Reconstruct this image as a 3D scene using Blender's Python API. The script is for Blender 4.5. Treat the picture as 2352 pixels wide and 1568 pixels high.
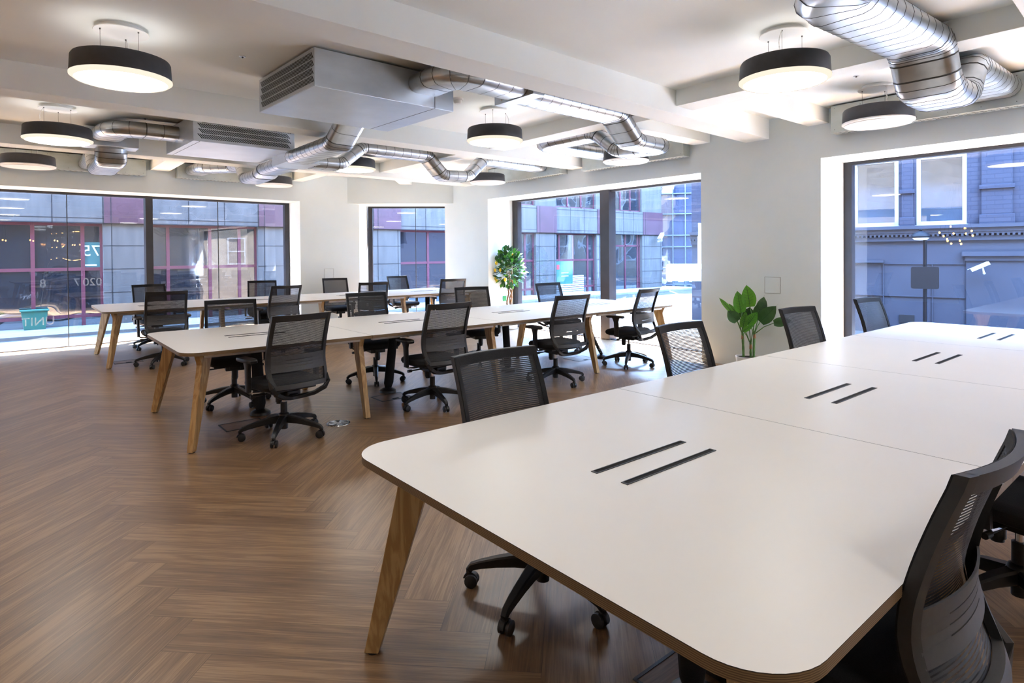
import bpy, bmesh, math, random
from mathutils import Vector, Matrix
PI = math.pi
R = math.radians
sc = bpy.context.scene
for o in list(bpy.data.objects):
    bpy.data.objects.remove(o, do_unlink=True)
C = sc.collection

# ------------------------------------------------------------------ camera
F_PX, CX, CY = 1383.27, 1176.2, 598.2
YAW, PITCH, ROLL, CAM_H = 0.879383, 0.0115545, -0.0082291, 1.45
cam = bpy.data.cameras.new('camera')
cam.sensor_width = 36.0
cam.sensor_fit = 'HORIZONTAL'
cam.lens = F_PX * 36.0 / 2352
cam.shift_y = -(784 - CY) / 2352
cam.clip_end = 300
co = bpy.data.objects.new('camera', cam)
C.objects.link(co)
fw = Vector((math.cos(YAW) * math.cos(PITCH), math.sin(YAW) * math.cos(PITCH), -math.sin(PITCH)))
rt = Vector((math.sin(YAW), -math.cos(YAW), 0))
up = rt.cross(fw)
r2 = rt * math.cos(ROLL) + up * math.sin(ROLL)
u2 = -rt * math.sin(ROLL) + up * math.cos(ROLL)
mm = Matrix((r2, u2, -fw)).transposed().to_4x4()
mm.translation = (0, 0, CAM_H)
co.matrix_world = mm
sc.camera = co

# ------------------------------------------------------------------ world, sun, exposure
w = bpy.data.worlds.new('sky')
sc.world = w
w.use_nodes = True
nt = w.node_tree
bg = nt.nodes['Background']
tc = nt.nodes.new('ShaderNodeTexCoord')
sep = nt.nodes.new('ShaderNodeSeparateXYZ')
cr = nt.nodes.new('ShaderNodeValToRGB')
nt.links.new(tc.outputs['Generated'], sep.inputs[0])
nt.links.new(sep.outputs['Z'], cr.inputs[0])
nt.links.new(cr.outputs[0], bg.inputs[0])
cr.color_ramp.elements[0].color = (0.60, 0.80, 1.0, 1)
cr.color_ramp.elements[0].position = 0.0
cr.color_ramp.elements[1].color = (0.30, 0.54, 0.98, 1)
cr.color_ramp.elements[1].position = 0.7
bg.inputs[1].default_value = 20.0

sl = bpy.data.lights.new('sun', 'SUN')
sl.energy = 60
sl.angle = R(0.6)
sl.color = (0.98, 0.98, 1.0)
so = bpy.data.objects.new('sun', sl)
C.objects.link(so)
so.rotation_euler = Vector((1.0, 0.98, 2.45)).to_track_quat('Z', 'Y').to_euler()
so.location = (12, 12, 20)

sc.view_settings.view_transform = 'Standard'
sc.view_settings.look = 'None'
sc.view_settings.exposure = 1.6
sc.view_settings.gamma = 1.0
sc.view_settings.use_curve_mapping = False
sc.cycles.use_denoising = True
sc.cycles.max_bounces = 10
sc.cycles.diffuse_bounces = 8
sc.cycles.glossy_bounces = 4
sc.cycles.transparent_max_bounces = 24
sc.cycles.sample_clamp_indirect = 8
sc.cycles.caustics_reflective = False
sc.cycles.caustics_refractive = False

def portal(name, loc, rot, sx, sy):
    l = bpy.data.lights.new(name, 'AREA')
    l.shape = 'RECTANGLE'; l.size = sx; l.size_y = sy; l.energy = 1
    l.cycles.is_portal = True
    o = bpy.data.objects.new(name, l); C.objects.link(o)
    o.location = loc; o.rotation_euler = rot
portal('portal', (7.95, 6.85, 1.25), (0, R(90), 0), 2.5, 4.7)
portal('portal', (7.95, 0.0, 1.25), (0, R(90), 0), 2.5, 6.0)
portal('portal', (0.6, 12.45, 1.25), (R(-90), 0, 0), 7.6, 2.5)

# ------------------------------------------------------------------ materials
def mat(name, col=(0.8, 0.8, 0.8), rough=0.5, metal=0.0, spec=0.5):
    m = bpy.data.materials.new(name); m.use_nodes = True
    b = m.node_tree.nodes['Principled BSDF']
    b.inputs['Base Color'].default_value = (*col, 1)
    b.inputs['Roughness'].default_value = rough
    b.inputs['Metallic'].default_value = metal
    b.inputs['Specular IOR Level'].default_value = spec
    return m
def N(m, t, **kw):
    n = m.node_tree.nodes.new(t)
    for k, v in kw.items(): setattr(n, k, v)
    return n
def L(m, a, b): m.node_tree.links.new(a, b)
def B(m): return m.node_tree.nodes['Principled BSDF']
def noise_var(m, c1, c2, scale=5, sx=(1, 1, 1), detail=4, bump=0.0, rough=None, coord='Object', lo=.3, hi=.7):
    t = N(m, 'ShaderNodeTexCoord'); mp = N(m, 'ShaderNodeMapping'); mp.inputs['Scale'].default_value = sx
    n = N(m, 'ShaderNodeTexNoise'); n.inputs['Scale'].default_value = scale; n.inputs['Detail'].default_value = detail
    r = N(m, 'ShaderNodeValToRGB')
    r.color_ramp.elements[0].color = (*c1, 1); r.color_ramp.elements[1].color = (*c2, 1)
    r.color_ramp.elements[0].position = lo; r.color_ramp.elements[1].position = hi
    L(m, t.outputs[coord], mp.inputs[0]); L(m, mp.outputs[0], n.inputs[0]); L(m, n.outputs[0], r.inputs[0]); L(m, r.outputs[0], B(m).inputs['Base Color'])
    if bump:
        b = N(m, 'ShaderNodeBump'); b.inputs['Strength'].default_value = bump; b.inputs['Distance'].default_value = 0.01
        L(m, n.outputs[0], b.inputs['Height']); L(m, b.outputs[0], B(m).inputs['Normal'])
    return n, r

M = {}
M['wall'] = mat('wall_paint', (0.72, 0.725, 0.70), 0.75); noise_var(M['wall'], (0.69, 0.75, 0.765), (0.73, 0.79, 0.805), 1.5, bump=0.02)
M['ceil'] = mat('ceiling_paint', (0.74, 0.72, 0.68), 0.85); noise_var(M['ceil'], (0.80, 0.84, 0.835), (0.84, 0.88, 0.875), 1.2, bump=0.02)
M['reveal'] = mat('reveal_paint', (0.80, 0.80, 0.78), 0.6)
M['alu'] = mat('window_frame_dark', (0.035, 0.033, 0.036), 0.35, 0.3); noise_var(M['alu'], (0.03, 0.028, 0.03), (0.045, 0.042, 0.046), 3)
M['lam'] = mat('white_laminate', (0.80, 0.775, 0.74), 0.36); noise_var(M['lam'], (0.775, 0.755, 0.720), (0.795, 0.775, 0.740), 2)
M['seam'] = mat('seam_dark', (0.03, 0.028, 0.025), 0.6)
M['black'] = mat('black_plastic', (0.016, 0.016, 0.017), 0.42); noise_var(M['black'], (0.007, 0.007, 0.0075), (0.011, 0.011, 0.012), 60)
M['greyp'] = mat('dark_grey_plastic', (0.045, 0.045, 0.047), 0.45); noise_var(M['greyp'], (0.014, 0.014, 0.0145), (0.020, 0.020, 0.021), 60)
M['fabric'] = mat('black_fabric', (0.012, 0.012, 0.014), 0.9); noise_var(M['fabric'], (0.004, 0.004, 0.005), (0.010, 0.010, 0.012), 300, bump=0.2)
M['chrome'] = mat('chrome', (0.75, 0.75, 0.76), 0.12, 1.0)
M['drum'] = mat('lamp_shade_charcoal', (0.055, 0.055, 0.06), 0.55); noise_var(M['drum'], (0.034, 0.035, 0.039), (0.042, 0.043, 0.048), 30)
M['white'] = mat('white_plastic', (0.78, 0.78, 0.77), 0.4)
M['trunk'] = mat('bark_brown', (0.25, 0.12, 0.05), 0.8); noise_var(M['trunk'], (0.16, 0.07, 0.03), (0.36, 0.19, 0.08), 20, (1, 1, .3), bump=.3)
M['soil'] = mat('soil', (0.03, 0.02, 0.015), 0.95); noise_var(M['soil'], (0.015, 0.01, 0.008), (0.06, 0.04, 0.03), 80)
M['lemon'] = mat('lemon_yellow', (0.85, 0.55, 0.02), 0.4); noise_var(M['lemon'], (0.8, 0.48, 0.01), (0.9, 0.62, 0.03), 60, bump=.1)
M['stem'] = mat('stem_green', (0.06, 0.17, 0.03), 0.5); noise_var(M['stem'], (0.04, 0.12, 0.02), (0.09, 0.22, 0.04), 20)
M['gapgrey'] = mat('gap_grey', (.22, .22, .21), .8)
M['lumbar'] = mat('lumbar_grey_plastic', (.05, .05, .052), .5); noise_var(M['lumbar'], (.045, .045, .047), (.055, .055, .058), 60)
M['slot'] = mat('slot_black', (0.004, 0.004, 0.004), 0.9)
M['green_sign'] = mat('green_sticker', (0.01, 0.22, 0.05), 0.5)

def leafmat(name, c1, c2):
    m = mat(name, c1, 0.38)
    noise_var(m, c1, c2, 6)
    b = B(m)
    tr = N(m, 'ShaderNodeBsdfTranslucent'); tr.inputs[0].default_value = (c2[0] * 1.5, c2[1] * 1.6, c2[2], 1)
    mx = N(m, 'ShaderNodeMixShader'); mx.inputs[0].default_value = 0.25
    L(m, b.outputs[0], mx.inputs[1]); L(m, tr.outputs[0], mx.inputs[2]); L(m, mx.outputs[0], m.node_tree.nodes['Material Output'].inputs[0])
    return m
M['leaf'] = leafmat('leaf_green', (0.03, 0.12, 0.016), (0.09, 0.27, 0.03))
M['leaf2'] = leafmat('leaf_dark', (0.012, 0.045, 0.014), (0.04, 0.11, 0.032))
M['leaf3'] = leafmat('leaf_palm', (0.04, 0.17, 0.015), (0.16, 0.40, 0.03))

def metal(name, c1, c2, rough, metalness=1.0, stretch=(1, 1, 1), bump=.0):
    m = mat(name, c1, rough, metalness)
    n, r = noise_var(m, c1, c2, 9, stretch, 5, bump)
    mr = N(m, 'ShaderNodeMapRange'); mr.inputs[3].default_value = rough - .08; mr.inputs[4].default_value = rough + .12
    L(m, n.outputs[0], mr.inputs[0]); L(m, mr.outputs[0], B(m).inputs['Roughness'])
    return m
M['galv'] = metal('galvanised_duct', (0.42, 0.44, 0.46), (0.54, 0.56, 0.58), 0.30, 1.0, (1, 1, 1))
M['galvbox'] = metal('galvanised_box', (0.50, 0.54, 0.58), (0.60, 0.64, 0.68), 0.38, 0.85, (.4, .4, 1))
M['galvwall'] = metal('galvanised_plenum', (0.44, 0.49, 0.48), (0.54, 0.59, 0.58), 0.5, 0.55, (.5, .5, 1))
M['groove'] = mat('groove_dark', (0.09, 0.09, 0.09), 0.5, 0.6)

def emis(name, col, s):
    m = bpy.data.materials.new(name); m.use_nodes = True
    m.node_tree.nodes.clear()
    e = N(m, 'ShaderNodeEmission'); e.inputs[0].default_value = (*col, 1); e.inputs[1].default_value = s
    o = N(m, 'ShaderNodeOutputMaterial'); L(m, e.outputs[0], o.inputs[0]); return m
LAMP = 6.5
M['lit'] = emis('lamp_diffuser_lit', (1.0, 0.99, 0.955), LAMP)
M['litring'] = emis('lamp_ring_lit', (1.0, 0.86, 0.70), .36)
M['unlit'] = mat('lamp_diffuser_off', (0.85, 0.85, 0.83), 0.35)
M['uplit'] = emis('lamp_uplight', (1.0, 0.94, 0.88), 2.2)

# wood
def wood(name, c1, c2, sx, scale=6):
    m = mat(name, c1, 0.45)
    t = N(m, 'ShaderNodeTexCoord'); mp = N(m, 'ShaderNodeMapping'); mp.inputs['Scale'].default_value = sx
    n = N(m, 'ShaderNodeTexNoise'); n.inputs['Scale'].default_value = scale; n.inputs['Detail'].default_value = 6; n.inputs['Distortion'].default_value = 1.2
    wv = N(m, 'ShaderNodeMath', operation='SINE'); ml = N(m, 'ShaderNodeMath', operation='MULTIPLY'); ml.inputs[1].default_value = 38
    r = N(m, 'ShaderNodeValToRGB'); r.color_ramp.elements[0].color = (*c1, 1); r.color_ramp.elements[1].color = (*c2, 1)
    r.color_ramp.elements[0].position = 0.1; r.color_ramp.elements[1].position = 0.9
    mr = N(m, 'ShaderNodeMapRange'); mr.inputs[1].default_value = -1
    L(m, t.outputs['Object'], mp.inputs[0]); L(m, mp.outputs[0], n.inputs[0]); L(m, n.outputs[0], ml.inputs[0]); L(m, ml.outputs[0], wv.inputs[0])
    L(m, wv.outputs[0], mr.inputs[0]); L(m, mr.outputs[0], r.inputs[0]); L(m, r.outputs[0], B(m).inputs['Base Color'])
    return m
M['ash'] = wood('ash_wood', (0.42, 0.25, 0.095), (0.58, 0.38, 0.17), (6, 6, 0.9), 1.6)
m = mat('plywood_edge', (0.28, 0.16, 0.08), 0.6); M['ply'] = m
t = N(m, 'ShaderNodeTexCoord'); sp = N(m, 'ShaderNodeSeparateXYZ'); L(m, t.outputs['Object'], sp.inputs[0])
ml = N(m, 'ShaderNodeMath', operation='MULTIPLY'); ml.inputs[1].default_value = 2 * PI / 0.0042; L(m, sp.outputs['Z'], ml.inputs[0])
sn = N(m, 'ShaderNodeMath', operation='SINE'); L(m, ml.outputs[0], sn.inputs[0])
mr = N(m, 'ShaderNodeMapRange'); mr.inputs[1].default_value = -1; L(m, sn.outputs[0], mr.inputs[0])
r = N(m, 'ShaderNodeValToRGB'); r.color_ramp.elements[0].color = (0.10, 0.060, 0.028, 1); r.color_ramp.elements[1].color = (0.27, 0.175, 0.085, 1)
L(m, mr.outputs[0], r.inputs[0]); L(m, r.outputs[0], B(m).inputs['Base Color'])

# floor planks: two plank materials (one per plank direction), colour per plank from a vertex attribute
m = mat('oak_plank', (0.3, 0.18, 0.1), 0.42); M['plank'] = m
uv = N(m, 'ShaderNodeAttribute'); uv.attribute_name = 'pl'       # u along, v across, w random
mp = N(m, 'ShaderNodeMapping'); mp.inputs['Scale'].default_value = (2.2, 26, 17.0); L(m, uv.outputs['Vector'], mp.inputs[0])
n1 = N(m, 'ShaderNodeTexNoise'); n1.inputs['Scale'].default_value = 1.0; n1.inputs['Detail'].default_value = 8; n1.inputs['Roughness'].default_value = .62; n1.inputs['Distortion'].default_value = .6
L(m, mp.outputs[0], n1.inputs[0])
mp2 = N(m, 'ShaderNodeMapping'); mp2.inputs['Scale'].default_value = (4, 150, 31.0); L(m, uv.outputs['Vector'], mp2.inputs[0])
n2 = N(m, 'ShaderNodeTexNoise'); n2.inputs['Scale'].default_value = 1.0; n2.inputs['Detail'].default_value = 4; L(m, mp2.outputs[0], n2.inputs[0])
ad = N(m, 'ShaderNodeMath', operation='MULTIPLY_ADD'); ad.inputs[1].default_value = .55; L(m, n2.outputs[0], ad.inputs[0]); L(m, n1.outputs[0], ad.inputs[2])
sx = N(m, 'ShaderNodeSeparateXYZ'); L(m, uv.outputs['Vector'], sx.inputs[0])
ad2 = N(m, 'ShaderNodeMath', operation='MULTIPLY_ADD'); ad2.inputs[1].default_value = .14; L(m, sx.outputs['Z'], ad2.inputs[0]); L(m, ad.outputs[0], ad2.inputs[2])
r = N(m, 'ShaderNodeValToRGB'); L(m, ad2.outputs[0], r.inputs[0])
r.color_ramp.elements[0].position = .56; r.color_ramp.elements[0].color = (0.135, 0.075, 0.036, 1)
r.color_ramp.elements[1].position = 1.06; r.color_ramp.elements[1].color = (0.34, 0.210, 0.108, 1)
e = r.color_ramp.elements.new(.82); e.color = (0.225, 0.131, 0.065, 1)
L(m, r.outputs[0], B(m).inputs['Base Color'])
bp = N(m, 'ShaderNodeBump'); bp.inputs['Strength'].default_value = .12; bp.inputs['Distance'].default_value = .004
L(m, n2.outputs[0], bp.inputs['Height']); L(m, bp.outputs[0], B(m).inputs['Normal'])
B(m).inputs['Coat Weight'].default_value = .35; B(m).inputs['Coat Roughness'].default_value = .26; B(m).inputs['Coat IOR'].default_value = 1.5
mr = N(m, 'ShaderNodeMapRange'); mr.inputs[3].default_value = .30; mr.inputs[4].default_value = .46; L(m, n1.outputs[0], mr.inputs[0]); L(m, mr.outputs[0], B(m).inputs['Roughness'])

# chair mesh: horizontal cords with gaps
m = bpy.data.materials.new('chair_mesh_fabric'); m.use_nodes = True; M['mesh'] = m
b = B(m); b.inputs['Base Color'].default_value = (0.010, 0.010, 0.012, 1); b.inputs['Roughness'].default_value = .6
t = N(m, 'ShaderNodeTexCoord'); sp = N(m, 'ShaderNodeSeparateXYZ'); L(m, t.outputs['Object'], sp.inputs[0])
ml = N(m, 'ShaderNodeMath', operation='MULTIPLY'); ml.inputs[1].default_value = 2 * PI / 0.0085; L(m, sp.outputs['Z'], ml.inputs[0])
sn = N(m, 'ShaderNodeMath', operation='SINE'); L(m, ml.outputs[0], sn.inputs[0])
g1 = N(m, 'ShaderNodeMath', operation='GREATER_THAN'); g1.inputs[1].default_value = 0.42; L(m, sn.outputs[0], g1.inputs[0])
ml2 = N(m, 'ShaderNodeMath', operation='MULTIPLY'); ml2.inputs[1].default_value = 2 * PI / 0.0035; L(m, sp.outputs['X'], ml2.inputs[0])
sn2 = N(m, 'ShaderNodeMath', operation='SINE'); L(m, ml2.outputs[0], sn2.inputs[0])
g2 = N(m, 'ShaderNodeMath', operation='GREATER_THAN'); g2.inputs[1].default_value = 0.0; L(m, sn2.outputs[0], g2.inputs[0])
mg = N(m, 'ShaderNodeMath', operation='MULTIPLY'); L(m, g1.outputs[0], mg.inputs[0]); L(m, g2.outputs[0], mg.inputs[1])
tr = N(m, 'ShaderNodeBsdfTransparent'); mx = N(m, 'ShaderNodeMixShader')
L(m, mg.outputs[0], mx.inputs[0]); L(m, b.outputs[0], mx.inputs[1]); L(m, tr.outputs[0], mx.inputs[2])
L(m, mx.outputs[0], m.node_tree.nodes['Material Output'].inputs[0])

def glass(name, tint=(0.93, 0.96, 1.0), refl=2.0):
    m = bpy.data.materials.new(name); m.use_nodes = True; m.node_tree.nodes.clear()
    tr = N(m, 'ShaderNodeBsdfTransparent'); tr.inputs[0].default_value = (*tint, 1)
    gl = N(m, 'ShaderNodeBsdfGlossy'); gl.inputs['Roughness'].default_value = 0.0
    lw = N(m, 'ShaderNodeLayerWeight'); pw = N(m, 'ShaderNodeMath', operation='POWER'); pw.inputs[1].default_value = 5; L(m, lw.outputs['Facing'], pw.inputs[0])
    ml = N(m, 'ShaderNodeMath', operation='MULTIPLY_ADD'); ml.inputs[1].default_value = .90; ml.inputs[2].default_value = .04 * refl; ml.use_clamp = True; L(m, pw.outputs[0], ml.inputs[0])
    mx = N(m, 'ShaderNodeMixShader'); L(m, ml.outputs[0], mx.inputs[0]); L(m, tr.outputs[0], mx.inputs[1]); L(m, gl.outputs[0], mx.inputs[2])
    o = N(m, 'ShaderNodeOutputMaterial'); L(m, mx.outputs[0], o.inputs[0]); return m
M['glass'] = glass('window_glass', (0.86, 0.91, 1.0), 2.2)

# outside
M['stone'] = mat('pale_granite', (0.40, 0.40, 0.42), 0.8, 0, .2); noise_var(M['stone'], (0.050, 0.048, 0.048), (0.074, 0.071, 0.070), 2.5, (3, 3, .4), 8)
M['joint'] = mat('stone_joint', (0.018, 0.018, 0.02), 0.9, 0, .1)
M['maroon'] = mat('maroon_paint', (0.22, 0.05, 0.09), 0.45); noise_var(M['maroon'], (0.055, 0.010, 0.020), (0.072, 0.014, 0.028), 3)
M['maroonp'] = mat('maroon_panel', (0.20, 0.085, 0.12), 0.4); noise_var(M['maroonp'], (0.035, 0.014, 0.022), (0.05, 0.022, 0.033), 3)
def facade_glass(name, dark, wav=0.35, mixf=0.45):
    m = mat(name, dark, 0.03, 0.0, 1.0)
    n = N(m, 'ShaderNodeTexNoise'); t = N(m, 'ShaderNodeTexCoord'); n.inputs['Scale'].default_value = 0.9; n.inputs['Detail'].default_value = 1
    L(m, t.outputs['Object'], n.inputs[0])
    b = N(m, 'ShaderNodeBump'); b.inputs['Strength'].default_value = wav; b.inputs['Distance'].default_value = .12
    L(m, n.outputs[0], b.inputs['Height'])
    gl = N(m, 'ShaderNodeBsdfGlossy'); gl.inputs['Roughness'].default_value = 0.01; gl.inputs[0].default_value = (.8, .85, .9, 1)
    L(m, b.outputs[0], gl.inputs['Normal'])
    mx = N(m, 'ShaderNodeMixShader'); mx.inputs[0].default_value = mixf
    L(m, B(m).outputs[0], mx.inputs[1]); L(m, gl.outputs[0], mx.inputs[2]); L(m, mx.outputs[0], m.node_tree.nodes['Material Output'].inputs[0])
    return m
M['fglass'] = facade_glass('shop_window_glass', (0.010, 0.012, 0.017), .35, .14)
M['tglass'] = facade_glass('tower_glass', (0.02, 0.028, 0.05), .5, .10)
M['asphalt'] = mat('asphalt', (0.13, 0.13, 0.14), 0.85); noise_var(M['asphalt'], (0.014, 0.0145, 0.017), (0.024, 0.025, 0.029), 12, detail=8)
M['paving'] = mat('paving', (0.33, 0.32, 0.31), 0.8); noise_var(M['paving'], (0.13, 0.13, 0.13), (0.18, 0.18, 0.18), 4, detail=8)
M['paving_bounce'] = mat('bounce_paving', (.5, .5, .5), .8); noise_var(M['paving_bounce'], (0.28, 0.30, 0.31), (0.36, 0.38, 0.39), 4, detail=8)  # paler copy of the paving, added to bounce sunlight up into the room
M['roadpaint'] = mat('road_paint', (0.25, 0.25, 0.25), 0.7)
M['yellow'] = mat('yellow_paint', (0.75, 0.5, 0.05), 0.7)
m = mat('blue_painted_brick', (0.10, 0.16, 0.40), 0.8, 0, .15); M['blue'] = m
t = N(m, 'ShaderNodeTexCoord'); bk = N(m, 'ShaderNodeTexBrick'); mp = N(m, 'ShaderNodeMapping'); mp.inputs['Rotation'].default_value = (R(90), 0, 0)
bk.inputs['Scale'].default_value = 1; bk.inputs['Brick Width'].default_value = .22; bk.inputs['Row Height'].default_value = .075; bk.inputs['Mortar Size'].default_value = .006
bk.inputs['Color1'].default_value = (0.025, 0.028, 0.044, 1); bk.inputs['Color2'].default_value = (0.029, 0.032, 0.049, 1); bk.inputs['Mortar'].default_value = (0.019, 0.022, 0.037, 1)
L(m, t.outputs['Object'], mp.inputs[0]); L(m, mp.outputs[0], bk.inputs[0]); L(m, bk.outputs[0], B(m).inputs['Base Color'])
bp = N(m, 'ShaderNodeBump'); bp.inputs['Strength'].default_value = .4; bp.inputs['Distance'].default_value = .01; bp.invert = True; L(m, bk.outputs['Fac'], bp.inputs['Height']); L(m, bp.outputs[0], B(m).inputs['Normal'])
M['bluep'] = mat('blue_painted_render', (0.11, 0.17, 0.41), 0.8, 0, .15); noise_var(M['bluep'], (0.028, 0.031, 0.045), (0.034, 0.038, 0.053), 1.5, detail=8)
M['bluegrey'] = mat('blue_grey_metal', (0.06, 0.075, 0.12), 0.5)
M['teal'] = mat('teal_board', (0.012, 0.075, 0.08), 0.6)
M['greenbin'] = mat('reflected_green', (0.008, 0.075, 0.055), 0.6)
M['board_white'] = mat('board_white', (0.35, 0.38, 0.38), 0.5)
M['winwhite'] = mat('white_window_frame', (0.24, 0.24, 0.24), 0.5)
M['curtain'] = mat('pale_interior', (0.50, 0.60, 0.65), 0.7); noise_var(M['curtain'], (0.17, 0.19, 0.18), (0.30, 0.32, 0.31), 1.2)
M['etch'] = mat('etched_lettering', (0.30, 0.33, 0.36), 0.8)
_e = M['etch']; _t = N(_e, 'ShaderNodeBsdfTransparent'); _x = N(_e, 'ShaderNodeMixShader'); _x.inputs[0].default_value = .72
L(_e, B(_e).outputs[0], _x.inputs[1]); L(_e, _t.outputs[0], _x.inputs[2]); L(_e, _x.outputs[0], _e.node_tree.nodes['Material Output'].inputs[0])
M['slate'] = mat('dark_blue_metal', (0.003, 0.004, 0.007), .5, 0, .12)
M['signgrey'] = mat('grey_sign_back', (0.010, 0.011, 0.014), .7, 0, .1)
M['buff'] = mat('buff_brick', (0.13, 0.10, 0.07), .8, 0, .2); noise_var(M['buff'], (0.10, 0.075, 0.05), (0.16, 0.125, 0.09), 8)
M['red'] = mat('red_paint', (0.5, 0.02, 0.03), .5)

# ------------------------------------------------------------------ mesh builder
class MB:
    def __init__(s): s.v = []; s.f = []; s.mi = []; s.sm = []; s.mx = None
    def add(s, vs, fs, mi=0, smooth=False):
        k = len(s.v)
        for p in vs:
            p = Vector(p)
            if s.mx is not None: p = s.mx @ p
            s.v.append(p)
        for f in fs: s.f.append([k + i for i in f]); s.mi.append(mi); s.sm.append(smooth)
        return s
    def box(s, a, b, mi=0):
        x0, y0, z0 = a; x1, y1, z1 = b
        return s.add([(x0, y0, z0), (x1, y0, z0), (x1, y1, z0), (x0, y1, z0), (x0, y0, z1), (x1, y0, z1), (x1, y1, z1), (x0, y1, z1)],
                     [(0, 3, 2, 1), (4, 5, 6, 7), (0, 1, 5, 4), (1, 2, 6, 5), (2, 3, 7, 6), (3, 0, 4, 7)], mi)
    def prism(s, poly, z0, z1, mi=0, mi_side=None, smooth=False):
        n = len(poly); vs = [(x, y, z0) for x, y in poly] + [(x, y, z1) for x, y in poly]
        s.add(vs, [tuple(range(n - 1, -1, -1)), tuple(range(n, 2 * n))], mi)
        k = len(s.v) - 2 * n
        for i in range(n):
            j = (i + 1) % n
            s.f.append([k + i, k + j, k + n + j, k + n + i]); s.mi.append(mi if mi_side is None else mi_side); s.sm.append(smooth)
        return s
    def extr(s, pts, off, mi=0):            # polygon of 3D points extruded by a vector
        n = len(pts); off = Vector(off); a = [Vector(p) for p in pts]; b = [p + off for p in a]
        return s.add(a + b, [tuple(range(n - 1, -1, -1)), tuple(range(n, 2 * n))] + [(i, (i + 1) % n, n + (i + 1) % n, n + i) for i in range(n)], mi)
    def lathe(s, prof, seg=24, c=(0, 0, 0), mi=0, smooth=True, axis='z'):
        vs = []; n = len(prof)
        for i in range(seg):
            a = 2 * PI * i / seg
            for r_, z_ in prof:
                if axis == 'z': vs.append((c[0] + r_ * math.cos(a), c[1] + r_ * math.sin(a), c[2] + z_))
                elif axis == 'x': vs.append((c[0] + z_, c[1] + r_ * math.cos(a), c[2] + r_ * math.sin(a)))
                else: vs.append((c[0] + r_ * math.sin(a), c[1] + z_, c[2] + r_ * math.cos(a)))
        fs = []
        for i in range(seg):
            j = (i + 1) % seg
            for k in range(n - 1): fs.append((i * n + k, j * n + k, j * n + k + 1, i * n + k + 1))
        return s.add(vs, fs, mi, smooth)
    def cyl(s, p0, p1, r0, r1=None, seg=12, mi=0, caps=True):
        p0 = Vector(p0); p1 = Vector(p1); r1 = r0 if r1 is None else r1
        d = (p1 - p0).normalized(); a = d.orthogonal().normalized(); b = d.cross(a)
        vs = []
        for p, r_ in ((p0, r0), (p1, r1)):
            for i in range(seg): t_ = 2 * PI * i / seg; vs.append(p + (a * math.cos(t_) + b * math.sin(t_)) * r_)
        s.add(vs, [(i, (i + 1) % seg, seg + (i + 1) % seg, seg + i) for i in range(seg)], mi, True)
        if caps:
            k = len(s.v) - 2 * seg
            s.f.append([k + i for i in range(seg - 1, -1, -1)]); s.mi.append(mi); s.sm.append(False)
            s.f.append([k + seg + i for i in range(seg)]); s.mi.append(mi); s.sm.append(False)
        return s
    def tube(s, pts, r_, seg=8, mi=0):
        for i in range(len(pts) - 1):
            ra = r_[i] if isinstance(r_, (list, tuple)) else r_; rb = r_[i + 1] if isinstance(r_, (list, tuple)) else r_
            s.cyl(pts[i], pts[i + 1], ra, rb, seg, mi)
        return s
    def loft(s, rings, mi=0, smooth=True, close=True, cap=True):
        n = len(rings[0]); vs = [p for r_ in rings for p in r_]; fs = []
        for k in range(len(rings) - 1):
            for i in range(n if close else n - 1):
                j = (i + 1) % n; fs.append((k * n + i, k * n + j, (k + 1) * n + j, (k + 1) * n + i))
        if cap and close: fs.append(tuple(range(n - 1, -1, -1))); fs.append(tuple((len(rings) - 1) * n + i for i in range(n)))
        return s.add(vs, fs, mi, smooth)
    def ell(s, c, r_, seg=12, rings=8, mi=0):
        prof = [(math.sin(PI * k / rings), -math.cos(PI * k / rings)) for k in range(rings + 1)]
        vs = []
        for i in range(seg):
            a = 2 * PI * i / seg
            for q, z_ in prof: vs.append((c[0] + r_[0] * q * math.cos(a), c[1] + r_[1] * q * math.sin(a), c[2] + r_[2] * z_))
        n = rings + 1
        return s.add(vs, [(i * n + k, ((i + 1) % seg) * n + k, ((i + 1) % seg) * n + k + 1, i * n + k + 1) for i in range(seg) for k in range(rings)], mi, True)
    def build(s, name, mats, parent=None, bevel=0.0, loc=None, autos=True):
        me = bpy.data.meshes.new(name)
        me.from_pydata([tuple(v) for v in s.v], [], s.f)
        if not isinstance(mats, (list, tuple)): mats = [mats]
        for m_ in mats: me.materials.append(m_)
        me.polygons.foreach_set('material_index', s.mi)
        me.polygons.foreach_set('use_smooth', s.sm)
        bm = bmesh.new(); bm.from_mesh(me)
        bmesh.ops.remove_doubles(bm, verts=bm.verts, dist=1e-5)
        bmesh.ops.recalc_face_normals(bm, faces=bm.faces)
        if bevel:
            es = [e_ for e_ in bm.edges if len(e_.link_faces) == 2 and e_.calc_face_angle(0) > .6]
            bmesh.ops.bevel(bm, geom=es, offset=bevel, segments=2, affect='EDGES', profile=.6, clamp_overlap=True)
        for e_ in bm.edges:
            if len(e_.link_faces) == 2 and e_.calc_face_angle(0) > R(38): e_.smooth = False
        bm.to_mesh(me); bm.free(); me.update()
        o = bpy.data.objects.new(name, me); C.objects.link(o)
        if parent: o.parent = parent
        if loc: o.location = loc
        return o

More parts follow.
